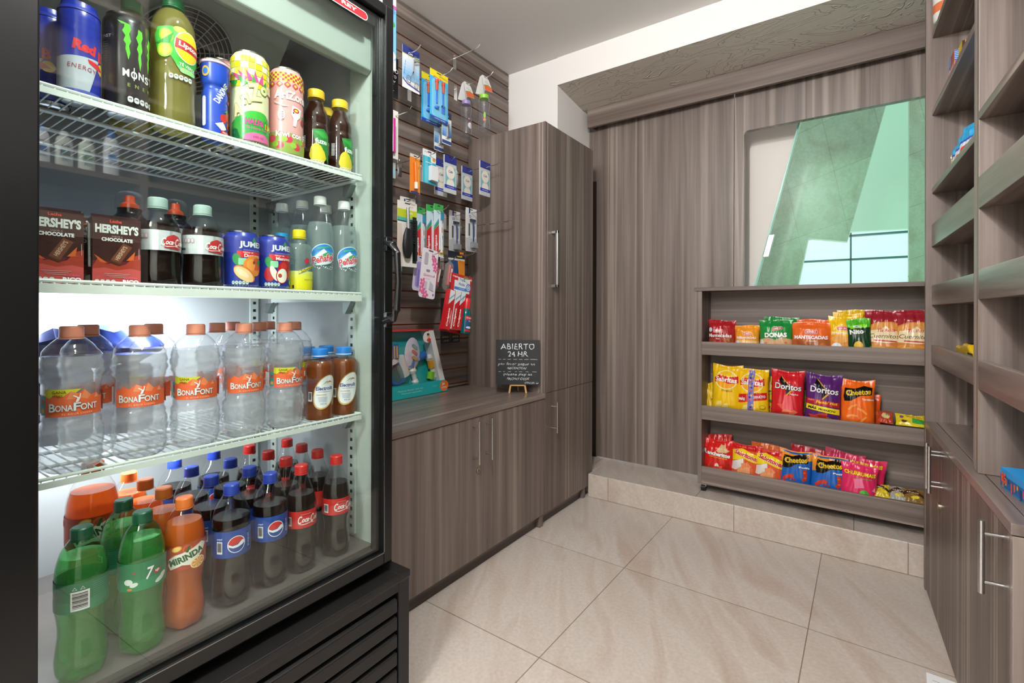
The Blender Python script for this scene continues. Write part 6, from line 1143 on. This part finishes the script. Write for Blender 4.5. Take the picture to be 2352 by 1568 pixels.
def blis_(label, x, y, z, yaw, w=.07):
    root = empty('tablet_strip', bw(x, y, z), 0, label, 'tablet strip', rot=(0, 0, BA+radians(yaw)))
    mb = MB().prism([(-w/2, 0), (w/2, .012), (w/2, .016), (-w/2, .004)], 0, .05)
    mb.build('foil', col('#9aa09c', .2, 1), root)
    m2 = MB()
    for i in range(4):
        for j in range(2): m2.lathe([(.006, 0), (.0055, .003), (.003, .0048), (.0004, .005)], 12, c=(-w/2+.012+i*.015, .014+j*.022, .006+i*.0026))
    m2.build('tablet', clear('tablet_blister', (.85, .9, .88), .05, 1.5, body='#cfe0d8', bf=.4), root, smooth=True)
blis_('crumpled silver tablet strip behind the lip, left bay', .190, .07, 1.345, 30); 
boxed('battery_pack', 'small dark pack with silver ends resting above the lip, right bay', .735, .05, 1.279, .08, .02, .085, '#2a1c18', [Rc('#b9c4bc', 0, -2, 80, 18)], category='pack')
car = empty('toy_car', bw(.245, .060, .8445), 0, 'bright yellow toy race car with silver trim on the low bookcase shelf', 'toy car', rot=(0, 0, BA+pi/2+radians(-90)))
mb = MB(); mb.prism([(-.125, .012), (.12, .012), (.125, .030), (.08, .046), (.045, .062), (-.01, .064), (-.06, .050), (-.125, .052)], 0, .07); mb.build('car_body', glossy('#ecc21c', .2), car, bevel=.006)
MB().prism([(-.05, .048), (-.012, .0655), (.042, .0635), (.074, .046)], .008, .062).build('window', col('#1c2224', .1), car, bevel=.003)
MB().box(.060, -.002, .030, .115, .0, .040).box(-.02, -.002, .026, .035, .0, .034).build('trim', CHROME, car)
for x_ in (-.075, .075):
    for y_ in (.003, .067): MB().tube([(x_, y_-.006, .0165), (x_, y_+.006, .0165)], .016, 20).build('wheel', col('#17181a', .4), car, smooth=True)
gc_ = empty('toy_car', bw(.430, .075, .8445), 0, 'small green toy car just behind the yellow one', 'toy car', rot=(0, 0, BA)); MB().prism([(-.04, .010), (.04, .010), (.042, .028), (.02, .046), (-.02, .046), (-.042, .028)], 0, .045).build('car_body', glossy('#1f7a3c', .25), gc_, bevel=.004)
for x_ in (-.025, .025): MB().tube([(x_, -.003, .0125), (x_, .048, .0125)], .012, 16).build('wheel', col('#17181a', .4), gc_, smooth=True)
tb2 = empty('tissue_box', bw(.869, .047, .6128), 0, 'blue tissue box with a coral print on the bookcase counter', 'tissue box', rot=(0, 0, BA+radians(5)))
mb = MB().box(-.11, 0, 0, .11, .115, .043); ms = [col('#1f93d8', .4)]; mc = {}
sea = lambda: [Rc('#1a5f9a', 0, -6, 220, 26), *[Rr(('#e0654a', '#e8a03a', '#2a3f7a', '#d94a5a')[i % 4], -95+i*15, -10+(i % 3)*5, 8, 22-(i % 3)*6, 4) for i in range(14)], Rc('#b8843a', 0, -24, 220, 5)]
art_mesh(mb, sea(), lambda a, b, o: (a, -o, .0215+b), ms, mc, clip=(-110, 110, -21, 21)); art_mesh(mb, [Tx('#e8553a', '85', -90, 2, 22, 26, b=.05)], lambda a, b, o: (a, -.001-o, .0215+b), ms, mc, clip=(-110, 110, -21, 21)); art_mesh(mb, sea(), lambda a, b, o: (-.11-o, .0575-a, .0215+b), ms, mc, clip=(-56, 56, -21, 21)); mb.build('carton', ms, tb2, bevel=.001)
MB().lathe([(.0005, 0), (.032, 0), (.032, .0006), (.0005, .0006)], 28, c=(0, .057, .0431)).build('opening', col('#10202c', .6), tb2)
o = bag('pouch', 'blue and white pouch just showing over the lip in the right bay', 0, 0, 0, .13, .085, .03, '#b9bfd2', [El('#3a4aa8', 10, 20, 60, 24), Rc('#e8eaf0', -20, 10, 50, 10, 20)], lean=20, seed=96, category='pouch'); o.location = bw(.86, .10, .8425); o.rotation_euler = (radians(-20), 0, BA)
# lotion and shampoo bottles standing nearer the camera; the photograph shows them mirrored in the cooler glass
for k, (x_, h_, c_, cc) in enumerate(((1.62, .165, '#e9ecf0', '#2a62b8'), (1.69, .120, '#dfe8d6', '#dfe8d6'), (1.75, .125, '#d9dcd2', '#c9ccc6'), (1.81, .130, '#eceef0', '#2f5fb0'), (1.87, .118, '#e2e6d2', '#e0e2d0'), (1.93, .115, '#dfe2dc', '#d9d4c4'), (1.99, .130, '#efe9dc', '#d0a058'), (2.05, .120, '#dde2cc', '#d6b060'), (2.11, .110, '#ece6da', '#d0a050'), (2.17, .130, '#efe8dc', '#d6a050'))):
    r_ = empty('lotion_bottle', bw(x_, .06, 1.4922), 0, 'lotion bottle number'+' '*0, 'lotion bottle', rot=(0, 0, BA))
    r_['label'] = ('large white lotion bottle with blue top', 'pale green shampoo bottle beside the large white one', 'grey-white soap bottle', 'white bottle with a flat blue cap', 'cream-green lotion bottle in mid row', 'short grey lotion bottle', 'ivory lotion bottle with tan cap, first tan-capped one', 'pale green lotion bottle with gold cap', 'shortest lotion bottle with gold cap', 'ivory lotion bottle with tan cap at the near end')[k]+', seen mirrored in the cooler door'
    m_ = MB().lathe(smoothprof([(.002, 0), (.020, .001), (.022, .01), (.0215, h_*.6), (.018, h_*.82), (.010, h_*.86)]), 24); m_.v = [(a*1.1, b*.65, c) for a, b, c in m_.v]; m_.build('bottle_body', col(c_, .35), r_, smooth=True)
    MB().lathe([(.012, h_*.85), (.012, h_-.002), (.010, h_), (.0005, h_)], 20).build('cap', col(cc, .35), r_, smooth=True)
    mb = MB(); ms = []; mc = {}; art_mesh(mb, [Rc(('#4a78b8', '#8aa88a', '#6a7a70', '#4a6aa0', '#7a9a7a', '#8a7aa0', '#5a7a5a', '#a06a6a', '#a08a6a', '#a0503a')[k], 0, -6, 26, 22), Rc('#5a6470', 0, 18, 20, 3), *[Rc('#8a949c', 0, -24-i*4, 20, 1.4) for i in range(3)]], lambda a, b, o: (a, -.0146-o, h_*.45+b), ms, mc); mb.build('label', ms, r_)
# sheet of paper on the floor by the cabinet
o = MB().box(-.0425, -.10, 0, .0425, .10, .0004); ms = [col('#eceef0', .6), col('#8a8e98', .6)]
for i in range(3): o.box(-.030, .03+i*.02, .0004, .030, .0315+i*.02, .00055, 1)
o = o.build('paper_sheet', ms); o.location = (.1975, 1.670, .0008); o.rotation_euler = (0, 0, radians(-4)); tag(o, 'white paper sheet lying on the floor tiles by the right cabinet', 'paper')
